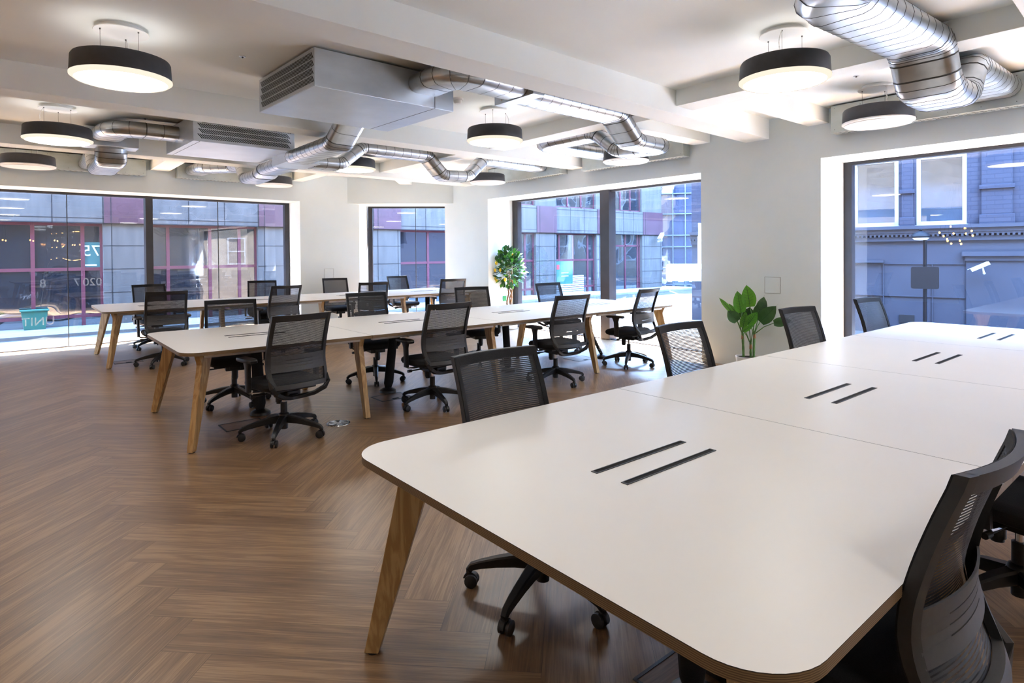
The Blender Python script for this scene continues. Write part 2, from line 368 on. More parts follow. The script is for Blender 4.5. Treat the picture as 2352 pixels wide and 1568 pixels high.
def tag(o, label=None, cat=None, group=None, kind=None):
    if label: o['label'] = label
    if cat: o['category'] = cat
    if group: o['group'] = group
    if kind: o['kind'] = kind
    return o
def thing(name, loc=(0, 0, 0), rz=0, label=None, cat=None, group=None):
    o = bpy.data.objects.new(name, None); C.objects.link(o); o.location = loc; o.rotation_euler = (0, 0, rz)
    o.empty_display_size = .05
    return tag(o, label, cat, group)
def copy_tree(o, parent=None):
    c = o.copy(); C.objects.link(c); c.parent = parent
    for ch in o.children: copy_tree(ch, c)
    return c
def struct(name, mb, mats, bevel=0):
    return tag(mb.build(name, mats, None, bevel), kind='structure')

# ------------------------------------------------------------------ room shell
ZC = 3.04            # ceiling
ZH = 2.50            # window heads
XA, XG = 7.04, 7.70  # wall with the big windows, its glass line
SL = .045            # the structure is turned slightly against the tables
def YB(x): return 11.45 + SL * x      # left wall, inner face
def YBG(x): return 12.09 + SL * x     # its glass line
X0, Y0 = -4.2, -4.2

# floor: herringbone of wide planks, one mesh
def floor():
    W_, L_ = 0.2, 1.2
    n = 6
    vs, fs, at = [], [], []
    rnd = random.Random(3)
    c = math.sqrt(.5)
    O1, O2 = -1.101 - .003, 3.066          # anchors measured on the photo, in plank coordinates
    g = .0005
    def put(u0, u1, v0, v1, along):
        cu, cv = (u0 + u1) / 2, (v0 + v1) / 2
        x = (cu + cv) * c; y = (cv - cu) * c
        if x < X0 - 1 or y < Y0 - 1 or x > 8.6 or y > 13.4: return
        w_ = rnd.random(); ru = rnd.random() * 9
        k = len(vs)
        for (a, b_) in ((u0 + g, v0 + g), (u1 - g, v0 + g), (u1 - g, v1 - g), (u0 + g, v1 - g)):
            vs.append(((a + b_) * c, (b_ - a) * c, 0.0))
            at.append((a - u0 + ru, b_ - v0, w_) if along == 'u' else (b_ - v0 + ru, a - u0, w_))
        fs.append((k, k + 1, k + 2, k + 3))
    # u = d1 (image right), v = d2 (away). rows of u-planks end one width further right as v drops
    for i in range(-70, 90):
        for j in range(-14, 16):
            # herringbone lattice: horizontal plank at (i*W + j*2L shift)
            u_end = O1 + i * W_ - j * (L_ * 2)
            v_top = O2 - i * W_
            if abs(v_top) < 20 and abs(u_end) < 20:
                put(u_end - L_, u_end, v_top - W_, v_top, 'u')
                # vertical plank standing against the end of this row
                put(u_end, u_end + W_, v_top - W_, v_top - W_ + L_, 'v')
    me = bpy.data.meshes.new('floor'); me.from_pydata(vs, [], fs)
    a = me.attributes.new('pl', 'FLOAT_VECTOR', 'POINT')
    a.data.foreach_set('vector', [q for p in at for q in p])
    me.materials.append(M['plank'])
    o = bpy.data.objects.new('floor', me); C.objects.link(o); tag(o, kind='structure')
    return o
floor()
mb = MB(); mb.prism([(X0, Y0), (XG + .1, Y0), (XG + .1, 11.0), (6.2, 12.4), (X0, YBG(X0) + .1)], -.12, -.002, 0)
struct('floor', mb, M['seam'])

# ceiling slab
mb = MB(); mb.prism([(X0, Y0), (XG + .15, Y0), (XG + .15, 11.1), (6.1, 12.6), (X0, 12.4)], ZC, ZC + .25)
struct('ceiling', mb, M['ceil'])

# right wall (face x = XA), two wide openings down to the floor
def wbox(mb, y0, y1, z0, z1, mi=0): mb.box((XA, y0, z0), (XG + .08, y1, z1), mi)
mb = MB()
A1 = (-3.2, 3.02); A2 = (4.56, 9.22)
wbox(mb, A1[1], A2[0], 0, ZH); wbox(mb, Y0, A1[0], 0, ZH); wbox(mb, Y0, 10.75, ZH, ZC)
mb.prism([(XA, A2[1]), (XG + .08, A2[1]), (XG + .08, 10.95), (7.45, 11.28), (XA, 10.72)], 0, ZH)
struct('wall_right', mb, M['wall'])
# left wall (face y = YB)
mb = MB()
def ypoly(x0, x1, y_in, y_out): return [(x0, y_in(x0)), (x1, y_in(x1)), (x1, y_out(x1)), (x0, y_out(x0))]
yo = lambda x: YBG(x) + .08
xl, xr = -3.4, 4.30
mb.prism(ypoly(X0, xl, YB, yo), 0, ZH)
mb.prism([(xr, YB(xr)), (5.56, YB(5.56)), (5.98, 12.16), (5.9, 12.45), (xr, yo(xr))], 0, ZH)
mb.prism(ypoly(X0, 5.4, YB, yo), ZH, ZC)
struct('wall_left', mb, M['wall'])
# brick cladding outside, up past the sun line
mb = MB()
mb.prism([(X0, yo(X0) + .002), (xl, yo(xl) + .002), (xl, yo(xl) + .05), (X0, yo(X0) + .05)], 0, ZH)
mb.prism([(xr, yo(xr) + .002), (5.88, 12.452), (5.9, 12.50), (xr, yo(xr) + .05)], 0, ZH)
mb.prism([(X0, 12.61), (6.1, 12.61), (XG + .15, 11.12), (XG + .2, 11.14), (6.14, 12.66), (X0, 12.66)], ZH + .02, 6.5)
mb.box((XG + .152, Y0, ZH + .02), (XG + .2, 11.11, 6.5))
for a, b_ in ((A1[1], A2[0]), (Y0, A1[0]), (A2[1], 10.9)): mb.box((XG + .082, a, 0), (XG + .12, b_, ZH))
struct('wall_outside', mb, M['buff'])
# the corner bulkhead above the middle window
mb = MB(); mb.prism([(5.30, YB(5.30)), (XA + .02, 10.38), (XG + .08, 10.6), (XG + .1, 11.1), (6.1, 12.6), (5.3, 12.4)], ZH, ZC)
struct('wall_corner', mb, M['wall'])
# hidden walls behind the camera
mb = MB(); mb.box((X0 - .2, Y0 - .2, 0), (X0, 12.4, ZC)); struct('wall_back', mb, M['wall'])
mb = MB(); mb.box((X0 - .2, Y0 - .2, 0), (XG + .2, Y0, ZC)); struct('wall_front', mb, M['wall'])

# beams: the long ones
def beam(y0, w_, zb, x0=X0, x1=XA + .01):
    mb = MB(); mb.extr([(x0, y0 + SL * x0, zb), (x1, y0 + SL * x1, zb), (x1, y0 + w_ + SL * x1, zb), (x0, y0 + w_ + SL * x0, zb)], (0, 0, ZC - zb + .01))
    return mb
ZB = 2.805
for k, y0 in enumerate((0.30, 3.305, 6.32, 9.325)):
    struct('trim_%d' % (k + 1), beam(y0, .305, ZB), M['ceil'], .004)
ZB2 = 2.88
def bb(x0, x1, y0, y1): 
    mb = MB(); mb.box((x0, y0, ZB2), (x1, y1, ZC + .01)); return mb
def yb_(y0, x): return y0 + SL * x
cb = [(5.02, 5.30, .605 + .22, 3.305 + .22), (5.02, 5.30, 3.61 + .22, 6.32 + .22), (4.93, 5.20, 6.625 + .22, 9.325 + .22)]
for k, (a, b_, c_, d_) in enumerate(cb): struct('trim_%d' % (5 + k), bb(a, b_, c_, d_), M['ceil'], .003)
sb = [(5.30, XA, 2.93, 3.16), (5.30, XA, 4.42, 4.67)]
for k, (a, b_, c_, d_) in enumerate(sb): struct('trim_%d' % (8 + k), bb(a, b_, c_, d_), M['ceil'], .003)
for k, (a, b_) in enumerate(((1.76, 2.04), (4.13, 4.36))): struct('trim_%d' % (10 + k), bb(a, b_, 9.63 + SL * a, YB(a)), M['ceil'], .003)
# diagonal beam to the corner bulkhead
mb = MB(); d_ = Vector((.6, .8, 0)); n_ = Vector((.8, -.6, 0)); p = Vector((5.35, 9.95, ZB2)); q = p + d_ * 1.28
mb.extr([p, p + n_ * .24, q + n_ * .24, q], (0, 0, ZC - ZB2 + .01)); struct('trim_12', mb, M['ceil'])

# ------------------------------------------------------------------ windows: dark frames, glass
def frame_bar(mb, p0, p1, w_, d_, z0, z1):
    p0 = Vector((*p0, 0)); p1 = Vector((*p1, 0)); t_ = (p1 - p0).normalized(); n_ = Vector((-t_.y, t_.x, 0))
    a = [p0 - n_ * d_ / 2, p1 - n_ * d_ / 2, p1 + n_ * d_ / 2, p0 + n_ * d_ / 2]
    mb.extr([(v.x, v.y, z0) for v in a], (0, 0, z1 - z0))
def window(idx, p0, p1, mull, fine, wj=.08, wj2=None, wm=.2):
    """frame from p0 to p1; mull: distances of wide mullions; fine: distances of butt joints"""
    P0, P1 = Vector(p0), Vector(p1); T = (P1 - P0).normalized(); Lg = (P1 - P0).length
    at = lambda s_: tuple(P0 + T * s_)
    mb = MB(); D = .10
    wj2 = wj if wj2 is None else wj2
    if wj: frame_bar(mb, at(0), at(wj), 0, D, 0, ZH)
    if wj2: frame_bar(mb, at(Lg - wj2), at(Lg), 0, D, 0, ZH)
    frame_bar(mb, at(wj), at(Lg - wj2), 0, D, ZH - .035, ZH)
    frame_bar(mb, at(wj), at(Lg - wj2), 0, D, 0.0, .012)
    w0 = mb.build('window_%d' % idx, M['alu']); tag(w0, kind='structure')
    for s_ in mull:
        mm_ = MB(); frame_bar(mm_, at(s_ - wm / 2), at(s_ + wm / 2), 0, .17, 0, ZH); mm_.build('mullion', M['alu'], w0, .004)
    for s_ in fine:
        mm_ = MB(); frame_bar(mm_, at(s_ - .006), at(s_ + .006), 0, .014, 0.012, ZH - .035); mm_.build('glass_joint', M['seam'], w0)
    cuts = [wj] + sorted(list(mull)) + [Lg - wj2]
    for i in range(len(cuts) - 1):
        g0 = cuts[i] + (wm / 2 if i > 0 else 0); g1 = cuts[i + 1] - (wm / 2 if i < len(cuts) - 2 else 0)
        gm = MB(); a, b_ = at(g0), at(g1)
        gm.add([(a[0], a[1], .012), (b_[0], b_[1], .012), (b_[0], b_[1], ZH - .035), (a[0], a[1], ZH - .035)], [(0, 1, 2, 3)])
        gm.build('glass_pane', M['glass'], w0)
    return w0
window(1, (XG, A1[0]), (XG, A1[1]), [], [], .06, .09)
window(2, (XG, A2[0]), (XG, A2[1]), [6.77 - A2[0]], [], .03, .16)
window(3, (5.99, 12.15), (7.42, 11.17), [], [1.02], .09, .05)
window(4, (xl, YBG(xl)), (xr, YBG(xr)), [1.83 - xl], [.56 - xl + .12, 2.97 - xl], .08, .09, .11)

# access panels and small wall fittings
def panel(loc, rz, label, s_=.195):
    t_ = thing('access_panel', loc, rz, label, 'access panel')
    h_ = s_ / 2
    mb = MB(); mb.box((-h_, -.004, -h_), (h_, 0, h_)); mb.build('door_panel', M['wall'], t_)
    mb = MB()
    for a in ((-h_, -h_, h_, -h_ + .0028), (-h_, h_ - .0028, h_, h_), (-h_, -h_ + .0028, -h_ + .0028, h_ - .0028), (h_ - .0028, -h_ + .0028, h_, h_ - .0028)):
        mb.box((a[0], -.006, a[1]), (a[2], -.001, a[3]))
    fm = mb.build('shadow_gap', M['gapgrey'], t_)
    mb = MB(); mb.cyl((h_ * .68, -.004, 0), (h_ * .68, -.008, 0), .008, seg=16); mb.build('lock', M['white'], t_)
panel((XA - .001, 3.585, 1.045), R(-90), 'square flush access panel in the wall above the broad leaved plant')
panel((4.88, YB(4.88) - .001, 1.08), R(2.5), 'pale square access panel in the far wall left of the narrow window')

# ------------------------------------------------------------------ bench tables
def rrect(x0, y0, x1, y1, rl, rr, n=10):
    pts = []
    def arc(cx, cy, r_, a0):
        if r_ <= 0: pts.append((cx, cy)); return
        for i in range(n + 1): a = a0 + PI / 2 * i / n; pts.append((cx + r_ * math.cos(a), cy + r_ * math.sin(a)))
    arc(x1 - rr, y1 - rr, rr, 0); arc(x0 + rl, y1 - rl, rl, PI / 2); arc(x0 + rl, y0 + rl, rl, PI); arc(x1 - rr, y0 + rr, rr, 1.5 * PI)
    return pts
TT = .74
def leg_mesh(d, th=.045):
    """leaning leg: foot at origin, leaning along unit d, flared top with a knee on the outer edge"""
    prof = [(0, .006), (.052, .006), (.114, .2), (.185, .43), (.238, .60), (.272, .712), (.098, .712), (.106, .69), (.124, .655), (.132, .625), (.128, .60), (.091, .43), (.042, .2)]
    d = Vector((d[0], d[1], 0)); n_ = Vector((-d.y, d.x, 0))
    mb = MB(); a = [d * s_ + Vector((0, 0, z_)) - n_ * th / 2 for s_, z_ in prof]
    n = len(a); b_ = [p + n_ * th for p in a]
    top = list(range(n))
    quads = [(0, 1, 2, 12), (12, 2, 3, 11), (11, 3, 4, 10), (10, 4, 9), (9, 4, 5, 8), (8, 5, 7), (7, 5, 6)]
    fs = [tuple(q) for q in quads] + [tuple(n + i for i in reversed(q)) for q in quads] + [(i, (i + 1) % n, n + (i + 1) % n, n + i) for i in range(n)]
    mb.add(a + b_, fs)
    return mb
def table(loc, label, wdt=1.62):
    T = thing('bench_table', loc, 0, label, 'table', 'long white bench tables')
    hw = wdt / 2; g = .0015
    for k in range(4):
        x0, x1 = 1.5 * k + (g if k else 0), 1.5 * (k + 1) - (g if k < 3 else 0)
        poly = rrect(x0, -hw, x1, hw, .15 if k == 0 else 0, .15 if k == 3 else 0)
        mb = MB()
        # outer ring of top with two slot holes cut by splitting: build as polygons via bmesh later
        mb.prism(poly, TT - .026, TT - .0015, 1, 1)
        mb.prism(poly, TT - .0015, TT, 0, 2)
        mb.build('tabletop', [M['lam'], M['ply'], M['seam']], T)
        # cable slots: black trim trays set in the top
        for sy in (-.0625, .0625):
            cx = x0 + .75 if k else .75
            s0 = cx - .245
            mb = MB()
            L_, W_ = .49, .026
            # raised rim
            for a in ((0, 0, L_, .004), (0, W_ - .004, L_, W_), (0, .004, .007, W_ - .004), (L_ - .007, .004, L_, W_ - .004)):
                mb.box((s0 + a[0], sy - W_ / 2 + a[1], TT - .001), (s0 + a[2], sy - W_ / 2 + a[3], TT + .0022), 0)
            mb.box((s0 + .005, sy - W_ / 2 + .003, TT - .001), (s0 + L_ - .005, sy + W_ / 2 - .003, TT + .0006), 1)
            mb.build('cable_slot', [M['greyp'], M['slot']], T)
    # rails and legs
    for sy in (-1, 1):
        for k in range(4):
            mb = MB(); ya = sy * (hw - .14)
            mb.box((1.5 * k + (.17 if k == 0 else .06), ya - .02, TT - .062), (1.5 * (k + 1) - (.17 if k == 3 else .06), ya + .02, TT - .0262))
            mb.build('rail', M['lam'], T, .002)
    for sx in (0, 1):
        for sy in (-1, 1):
            q = math.sqrt(.5); d = (q if sx == 0 else -q, -q * sy)
            o = leg_mesh(d).build('leg', M['ash'], T, .003); o.location = (.045 if sx == 0 else 6 - .045, sy * (hw - .04), 0)
            ft = MB().cyl((d[0] * .028, d[1] * .028, 0), (d[0] * .028, d[1] * .028, .008), .022, seg=16); ft.build('foot', M['black'], o)
    for k in (1, 2, 3):
        for sy in (-1, 1):
            o = leg_mesh((0, -sy)).build('leg', M['ash'], T, .003); o.location = (1.5 * k - .03, sy * (hw - .04), 0)
            ft = MB().cyl((0, -sy * .028, 0), (0, -sy * .028, .008), .022, seg=16); ft.build('foot', M['black'], o)
    return T
T1 = table((.93, 1.265, 0), 'long white bench table filling the right foreground, rounded corner towards the camera')
T2 = table((.93, 5.68, 0), 'long white bench table in the middle of the room with four chairs on each side')
T3 = table((.87, 10.09, 0), 'long white bench table furthest back beside the left windows')

# cable sleeves hanging below the tables
def sleeve(loc, top, label, r_=.05, lean=(0.0, 0.0)):
    t_ = thing('cable_sleeve', loc, 0, label, 'cable sleeve', 'black cable sleeves under the tables')
    rings = []
    zs = [.045, .10, .25, .42, .60, TT - .03]
    rr = [.05, .075, .072, .07, .068, .068]
    for z_, q in zip(zs, rr):
        f_ = (z_ / TT)
        cx, cy = top[0] * f_, top[1] * f_
        rings.append([(cx + q * r_ / .07 * math.cos(2 * PI * i / 16), cy + q * r_ / .07 * .55 * math.sin(2 * PI * i / 16), z_) for i in range(16)])
    MB().loft(rings).build('sleeve_tube', M['fabric'], t_)
    mb = MB(); mb.lathe([(.0, .05), (.05, .05), (.085, .028), (.09, .006), (.0, .006)], 20); mb.build('weighted_foot', M['black'], t_)
sleeve((1.72, 5.70, 0), (-.04, 0), 'black cable sleeve between the two leftmost chairs of the middle table')
sleeve((3.02, 5.72, 0), (.10, .02), 'leaning black cable sleeve under the second bay of the middle table')
sleeve((4.66, 5.72, 0), (-.03, .02), 'black cable sleeve under the third bay of the middle table, by the plant side leg')
sleeve((1.67, 1.11, 0), (-.02, .06), 'black cable sleeve under the near end of the foreground table', .055)
sleeve((6.18, 10.05, 0), (0, 0), 'black cable sleeve under the window end of the furthest table')
sleeve((3.2, 10.05, 0), (0, 0), 'black cable sleeve under the second bay of the furthest table')
# thin articulated cable spine
t_ = thing('cable_spine', (6.25, 5.62, 0), 0, 'thin black articulated cable spine leaning beside the last chair of the middle table', 'cable sleeve')
mb = MB(); pts = [Vector((-.36, .0, .70)) + (Vector((.0, 0, .045)) - Vector((-.36, .0, .70))) * (k / 16) + Vector((-.03 * math.sin(PI * k / 16), 0, 0)) for k in range(17)]
for a, b_ in zip(pts[:-1], pts[1:]): mb.cyl(a, a + (b_ - a) * .8, .024, .022, 10)
mb.build('spine', M['greyp'], t_)
MB().lathe([(0, .05), (.05, .05), (.09, .02), (.095, .0), (0, .0)], 20).build('weighted_foot', M['black'], t_)

# floor boxes
def floor_box(loc, rz, label, sx=.34, sy=.26, open_=False):
    t_ = thing('floor_box', loc, rz, label, 'floor box', 'rectangular floor boxes')
    mb = MB(); w_ = .012
    for a in ((0, 0, sx, w_), (0, sy - w_, sx, sy), (0, w_, w_, sy - w_), (sx - w_, w_, sx, sy - w_)): mb.box((a[0], a[1], .0), (a[2], a[3], .0035))
    mb.build('rim', M['greyp'], t_)
    mb = MB(); mb.box((w_, w_, .0), (sx - w_, sy - w_, .0018)); 
    lid = mb.build('lid', M['lidw'], t_)
    mb = MB(); mb.box((sx * .40, sy * .1, .0018), (sx * .60, sy * .22, .0035)); mb.build('cable_flap', M['slot'], lid)
M['lidw'] = mat('lid_oak', (0.20, 0.12, 0.075), .45); noise_var(M['lidw'], (0.15, 0.085, 0.05), (0.25, 0.155, 0.09), 6, (1, 14, 1), 6)
floor_box((1.33, 5.32, 0), 0, 'rectangular floor box by the nearest chair of the middle table')
floor_box((2.78, 5.38, 0), 0, 'rectangular floor box behind the second chair of the middle table')
floor_box((5.80, 5.62, 0), 0, 'rectangular floor box in the bright light by the middle table end', .36, .3)
floor_box((1.03, 9.68, 0), 0, 'rectangular floor box under the near left end of the furthest table')
floor_box((1.60, .98, 0), 0, 'rectangular floor box below the foreground table, by its sleeve', .38, .33)
t_ = thing('power_module', (1.87, 1.12, 0.004), 0, 'small dark power box on the floor below the foreground table', 'power box')
mb = MB(); mb.box((-.06, -.05, 0), (.10, .05, .05)); mb.build('housing', M['greyp'], t_, .003)
mb = MB(); mb.box((-.045, -.036, .05), (.085, .036, .052)); mb.build('socket_recess', M['slot'], t_)
# round floor grille
t_ = thing('floor_grille', (2.14, 4.95, 0), 0, 'round metal floor grille beside the nearest chair base', 'floor grille')
mb = MB(); mb.lathe([(0.088, .001), (.088, .006), (.098, .004), (.10, .0)], 40); mb.build('rim', M['chrome'], t_)
mb = MB(); mb.lathe([(0, .003), (.088, .003)], 40, mi=0)
for k in range(5):
    a = 2 * PI * k / 5
    for j in range(1, 7):
        rr_ = .015 + j * .011
        for q in range(j + 1):
            b_ = a + (q - j / 2) * .16 * (3.5 / (j + 2))
            mb.cyl((rr_ * math.cos(b_), rr_ * math.sin(b_), .003), (rr_ * math.cos(b_), rr_ * math.sin(b_), .0036), .0028, seg=6, mi=1)
mb.build('perforated_disc', [M['galvbox'], M['slot']], t_)

# ------------------------------------------------------------------ office chair (front = +y, origin on the floor below the column)
def back_surf(u, v):
    """backrest surface: u -1..1 across, v 0 bottom .. 1 top"""
    ks = [(.44, -.275), (.48, -.255), (.54, -.220), (.62, -.200), (.70, -.206), (.80, -.232), (.90, -.266), (1.0, -.305)]
    z_ = .44 + v * .56
    for (za, ya), (zb, yb) in zip(ks[:-1], ks[1:]):
        if z_ <= zb + 1e-6:
            f_ = (z_ - za) / (zb - za); y_ = ya + (yb - ya) * f_; break
    hw = .212 + .035 * min(1, v / .16) if v < .16 else .247 - .006 * (v - .16)
    y_ -= .042 * (1 - u * u)
    return Vector((u * hw, y_, z_))
def smooth_surf(u, v):
    s_ = Vector((0, 0, 0)); ws = 0
    for dv, wt in ((-.05, 1), (0, 2), (.05, 1)):
        vv = min(1, max(0, v + dv)); p = back_surf(u, vv); p.z = .44 + v * .56; s_ += p * wt; ws += wt
    return s_ / ws
def sheet(us, vs, th, off=0, mb=None, mi=0):
    mb = mb or MB(); nu, nv = len(us), len(vs)
    P = [[smooth_surf(u, v) for u in us] for v in vs]
    F = [[p + Vector((0, off, 0)) for p in r_] for r_ in P]
    if th == 0:
        return mb.add([p for r_ in F for p in r_], [(j * nu + i, j * nu + i + 1, (j + 1) * nu + i + 1, (j + 1) * nu + i) for j in range(nv - 1) for i in range(nu - 1)], mi, True)
    G = [[p + Vector((0, -th, 0)) for p in r_] for r_ in F]
    va = [p for r_ in F for p in r_] + [p for r_ in G for p in r_]; n = nu * nv
    fs = []
    for j in range(nv - 1):
        for i in range(nu - 1):
            q = (j * nu + i, j * nu + i + 1, (j + 1) * nu + i + 1, (j + 1) * nu + i)
            fs += [q, tuple(n + k for k in reversed(q))]
    bd = [i for i in range(nu)] + [j * nu + nu - 1 for j in range(1, nv)] + [(nv - 1) * nu + i for i in range(nu - 2, -1, -1)] + [j * nu for j in range(nv - 2, 0, -1)]
    for a, b_ in zip(bd, bd[1:] + bd[:1]): fs.append((a, b_, n + b_, n + a))
    return mb.add(va, fs, mi, True)
def lin(a, b_, n): return [a + (b_ - a) * i / (n - 1) for i in range(n)]
def rect_ring(c, d, w_, h_, ch=.3):
    """rounded-ish rectangular ring around point c, perpendicular to d"""
    d = d.normalized(); s_ = Vector((d.y, -d.x, 0)); s_ = s_.normalized() if s_.length > .01 else Vector((1, 0, 0)); u_ = s_.cross(d)
    q = []
    for sx, sy in ((1, 1), (-1, 1), (-1, -1), (1, -1)):
        for k in ((0, 1) if sx * sy > 0 else (1, 0)):
            ax = 1 if k == 0 else 1 - ch; ay = 1 - ch if k == 0 else 1
            q.append(c + s_ * sx * w_ / 2 * ax + u_ * sy * h_ / 2 * ay)
    return q
def sweep_rect(pts, ws, hs, mb=None, mi=0):
    mb = mb or MB(); rings = []
    for i, p in enumerate(pts):
        p = Vector(p); d = Vector(pts[min(i + 1, len(pts) - 1)]) - Vector(pts[max(i - 1, 0)])
        rings.append(rect_ring(p, d, ws[i] if isinstance(ws, (list, tuple)) else ws, hs[i] if isinstance(hs, (list, tuple)) else hs))
    return mb.loft(rings, mi, True)
def make_chair():
    c = thing('office_chair')
    # backrest frame with its mesh and lumbar plate
    mb = MB(); vs = lin(0, 1, 19)
    sheet([-1, -.94, -.88], vs, .026, .006, mb); sheet([.88, .94, 1], vs, .026, .006, mb)
    sheet(lin(-.9, .9, 13), [.92, .96, 1.0], .024, .006, mb); sheet(lin(-.9, .9, 13), [0, .03, .06], .026, .006, mb)
    fr = mb.build('backrest', M['greyp'], c, .0)
    mp_ = sheet(lin(-.985, .985, 17), lin(.012, .992, 33), 0, .0085).build('mesh_fabric', M['mesh'], fr)
    # fabric turned round the frame: dark border on the front
    mb = MB(); vs2 = lin(0.005, .995, 19)
    sheet([-.99, -.9], vs2, .004, .0115, mb); sheet([.9, .99], vs2, .004, .0115, mb); sheet(lin(-.9, .9, 9), [.93, .995], .004, .0115, mb)
    mb.build('fabric_border', M['fabric'], fr)
    mb = MB()
    lv = [(.22, .285), (.291, .325), (.331, .37), (.376, .44)]
    for k, (a, b_) in enumerate(lv): sheet(lin(-.9, .9, 15), [a, (a + b_) / 2, b_], .006, -.012 - .002, mb)
    for k in (.288, .328, .373):
        sheet(lin(-.9, -.45, 4), [k - .004, k + .004], .006, -.014, mb); sheet(lin(.45, .9, 4), [k - .004, k + .004], .006, -.014, mb)
    mb.build('lumbar_support', M['lumbar'], fr)
    # yoke from the lower corners to the mechanism
    a = smooth_surf(1, .06); 
    pts = [(.235, -.245, .50), (.232, -.285, .455), (.20, -.285, .405), (.13, -.25, .365), (.06, -.20, .345), (0, -.18, .34), (-.06, -.20, .345), (-.13, -.25, .365), (-.20, -.285, .405), (-.232, -.285, .455), (-.235, -.245, .50)]
    mb = sweep_rect(pts, [.022, .028, .034, .04, .05, .055, .05, .04, .034, .028, .022], [.03, .034, .034, .032, .03, .03, .03, .032, .034, .034, .03])
    sweep_rect([(0, -.19, .345), (0, -.12, .355), (0, -.04, .37)], [.07, .08, .10], [.03, .035, .04], mb)
    mb.build('yoke', M['black'], c)
    # seat
    rings = []
    for (z_, s_) in ((.405, .86), (.415, .95), (.44, 1.0), (.462, .985), (.475, .92), (.479, .75), (.48, .4)):
        ring = []
        for i in range(32):
            a = 2 * PI * i / 32; ca, sa = math.cos(a), math.sin(a)
            e_ = .42
            x = .245 * s_ * math.copysign(abs(ca) ** e_, ca); y = .235 * s_ * math.copysign(abs(sa) ** e_, sa)
            dz = -.022 * max(0, (y - .12) / .11) ** 2 if y > .12 else 0
            ring.append((x, y + .015, z_ + dz))
        rings.append(ring)
    MB().loft(rings).build('seat', M['fabric'], c)
    mb = MB(); mb.box((-.19, -.17, .39), (.19, .19, .407)); sp_ = mb.build('seat_pan', M['black'], c, .006)
    # mechanism, lever, tension knob
    mb = MB(); mb.box((-.085, -.12, .335), (.085, .10, .39)); mb.box((-.05, -.16, .345), (.05, .12, .385))
    me_ = mb.build('mechanism', M['black'], c, .01)
    mb = MB(); mb.cyl((.085, .03, .365), (.25, .06, .36), .007, seg=8); mb.cyl((.25, .06, .36), (.29, .067, .358), .013, seg=10)
    mb.build('lever', M['black'], me_)
    mb = MB(); mb.cyl((-.085, .0, .365), (-.23, .0, .36), .007, seg=8); mb.cyl((-.23, 0, .36), (-.27, 0, .359), .014, seg=10)
    mb.build('lever', M['black'], me_)
    mb = MB(); mb.cyl((0, .075, .345), (0, .075, .265), .030, seg=16); mb.cyl((0, .075, .265), (0, .075, .25), .024, seg=16); mb.build('tension_knob', M['black'], me_)
    # column
    mb = MB(); mb.cyl((0, 0, .27), (0, 0, .345), .0145, seg=16, mi=1); mb.cyl((0, 0, .17), (0, 0, .275), .026, seg=20, mi=0); mb.cyl((0, 0, .06), (0, 0, .13), .028, seg=20, mi=0)
    mb.lathe([(.03, .10), (.045, .115), (.047, .165), (.036, .185), (.026, .19)], 24, mi=0)
    mb.build('gas_column', [M['black'], M['chrome']], c)
    # five legs, each with a twin castor
    proto = None
    for k in range(5):
        if proto is None:
            pts = [(.03, 0, .142), (.12, 0, .134), (.20, 0, .119), (.27, 0, .102), (.312, 0, .088), (.325, 0, .074), (.325, 0, .062)]
            mb = MB(); rings = []
            for i, (p, w_, h_) in enumerate(zip(pts, (.058, .05, .042, .036, .030, .026, .024), (.062, .052, .042, .034, .030, .026, .024))):
                p = Vector(p); d = Vector(pts[min(i + 1, 6)]) - Vector(pts[max(i - 1, 0)])
                rings.append(rect_ring(p, d, w_, h_))
            mb.loft(rings)
            lg = mb.build('base_leg', M['black'], c)
            mb = MB()
            for sy in (-1, 1):
                mb.lathe([(0, -.008), (.022, -.009), (.0285, -.006), (.0285, .006), (.022, .009), (0, .008)], 20, (.325 - .012, sy * .017, .0285), axis='y')
            mb.cyl((.313, -.02, .0285), (.313, .02, .0285), .006, seg=8)
            mb.cyl((.325, 0, .066), (.325, 0, .045), .009, seg=10)
            mb.lathe([(.020, -.007), (.033, -.007), (.033, .007), (.020, .007)], 20, (.318, 0, .030), axis='y')
            for v_ in mb.v[-80:]:
                if v_.z < .034: v_.z = .034
            cs = mb.build('castor', M['greyp'], lg)
            proto = lg
        else:
            lg = copy_tree(proto, c)
        lg.rotation_euler = (0, 0, 2 * PI * k / 5)
    # armrests
    for sx in (-1, 1):
        mb = MB(); x = sx * .285
        sweep_rect([(sx * .14, .0, .388), (sx * .22, .0, .386), (sx * .262, 0, .39), (sx * .282, 0, .412)], .05, [.012, .012, .014, .02], mb, 1)
        sweep_rect([(x, 0, .40), (x, .002, .50), (x, .006, .58), (x, .010, .635)], [.030, .030, .030, .034], [.060, .058, .062, .10], mb, 0)
        ar = mb.build('armrest', [M['black'], M['chrome']], c)
        mb = MB(); ring = []
        for (z_, s_) in ((.632, .92), (.638, 1.0), (.652, 1.0), (.660, .94), (.662, .8)):
            rg = []
            for i in range(20):
                a = 2 * PI * i / 20; ca, sa = math.cos(a), math.sin(a)
                rg.append((x + .044 * s_ * math.copysign(abs(ca) ** .5, ca), .02 + .125 * s_ * math.copysign(abs(sa) ** .5, sa), z_ - .012 * max(0, (abs(sa) - .7)) ))
            ring.append(rg)
        mb.loft(ring).build('arm_pad', M['black'], ar)
    return c
chair0 = make_chair()
G = {'n': 'near side chairs of the middle table', 'f': 'far side chairs of the middle table', 't': 'near side chairs of the furthest table',
     'u': 'window side chairs of the furthest table', 'g': 'chairs along the far side of the foreground table', 'r': 'chairs on the camera side of the foreground table'}
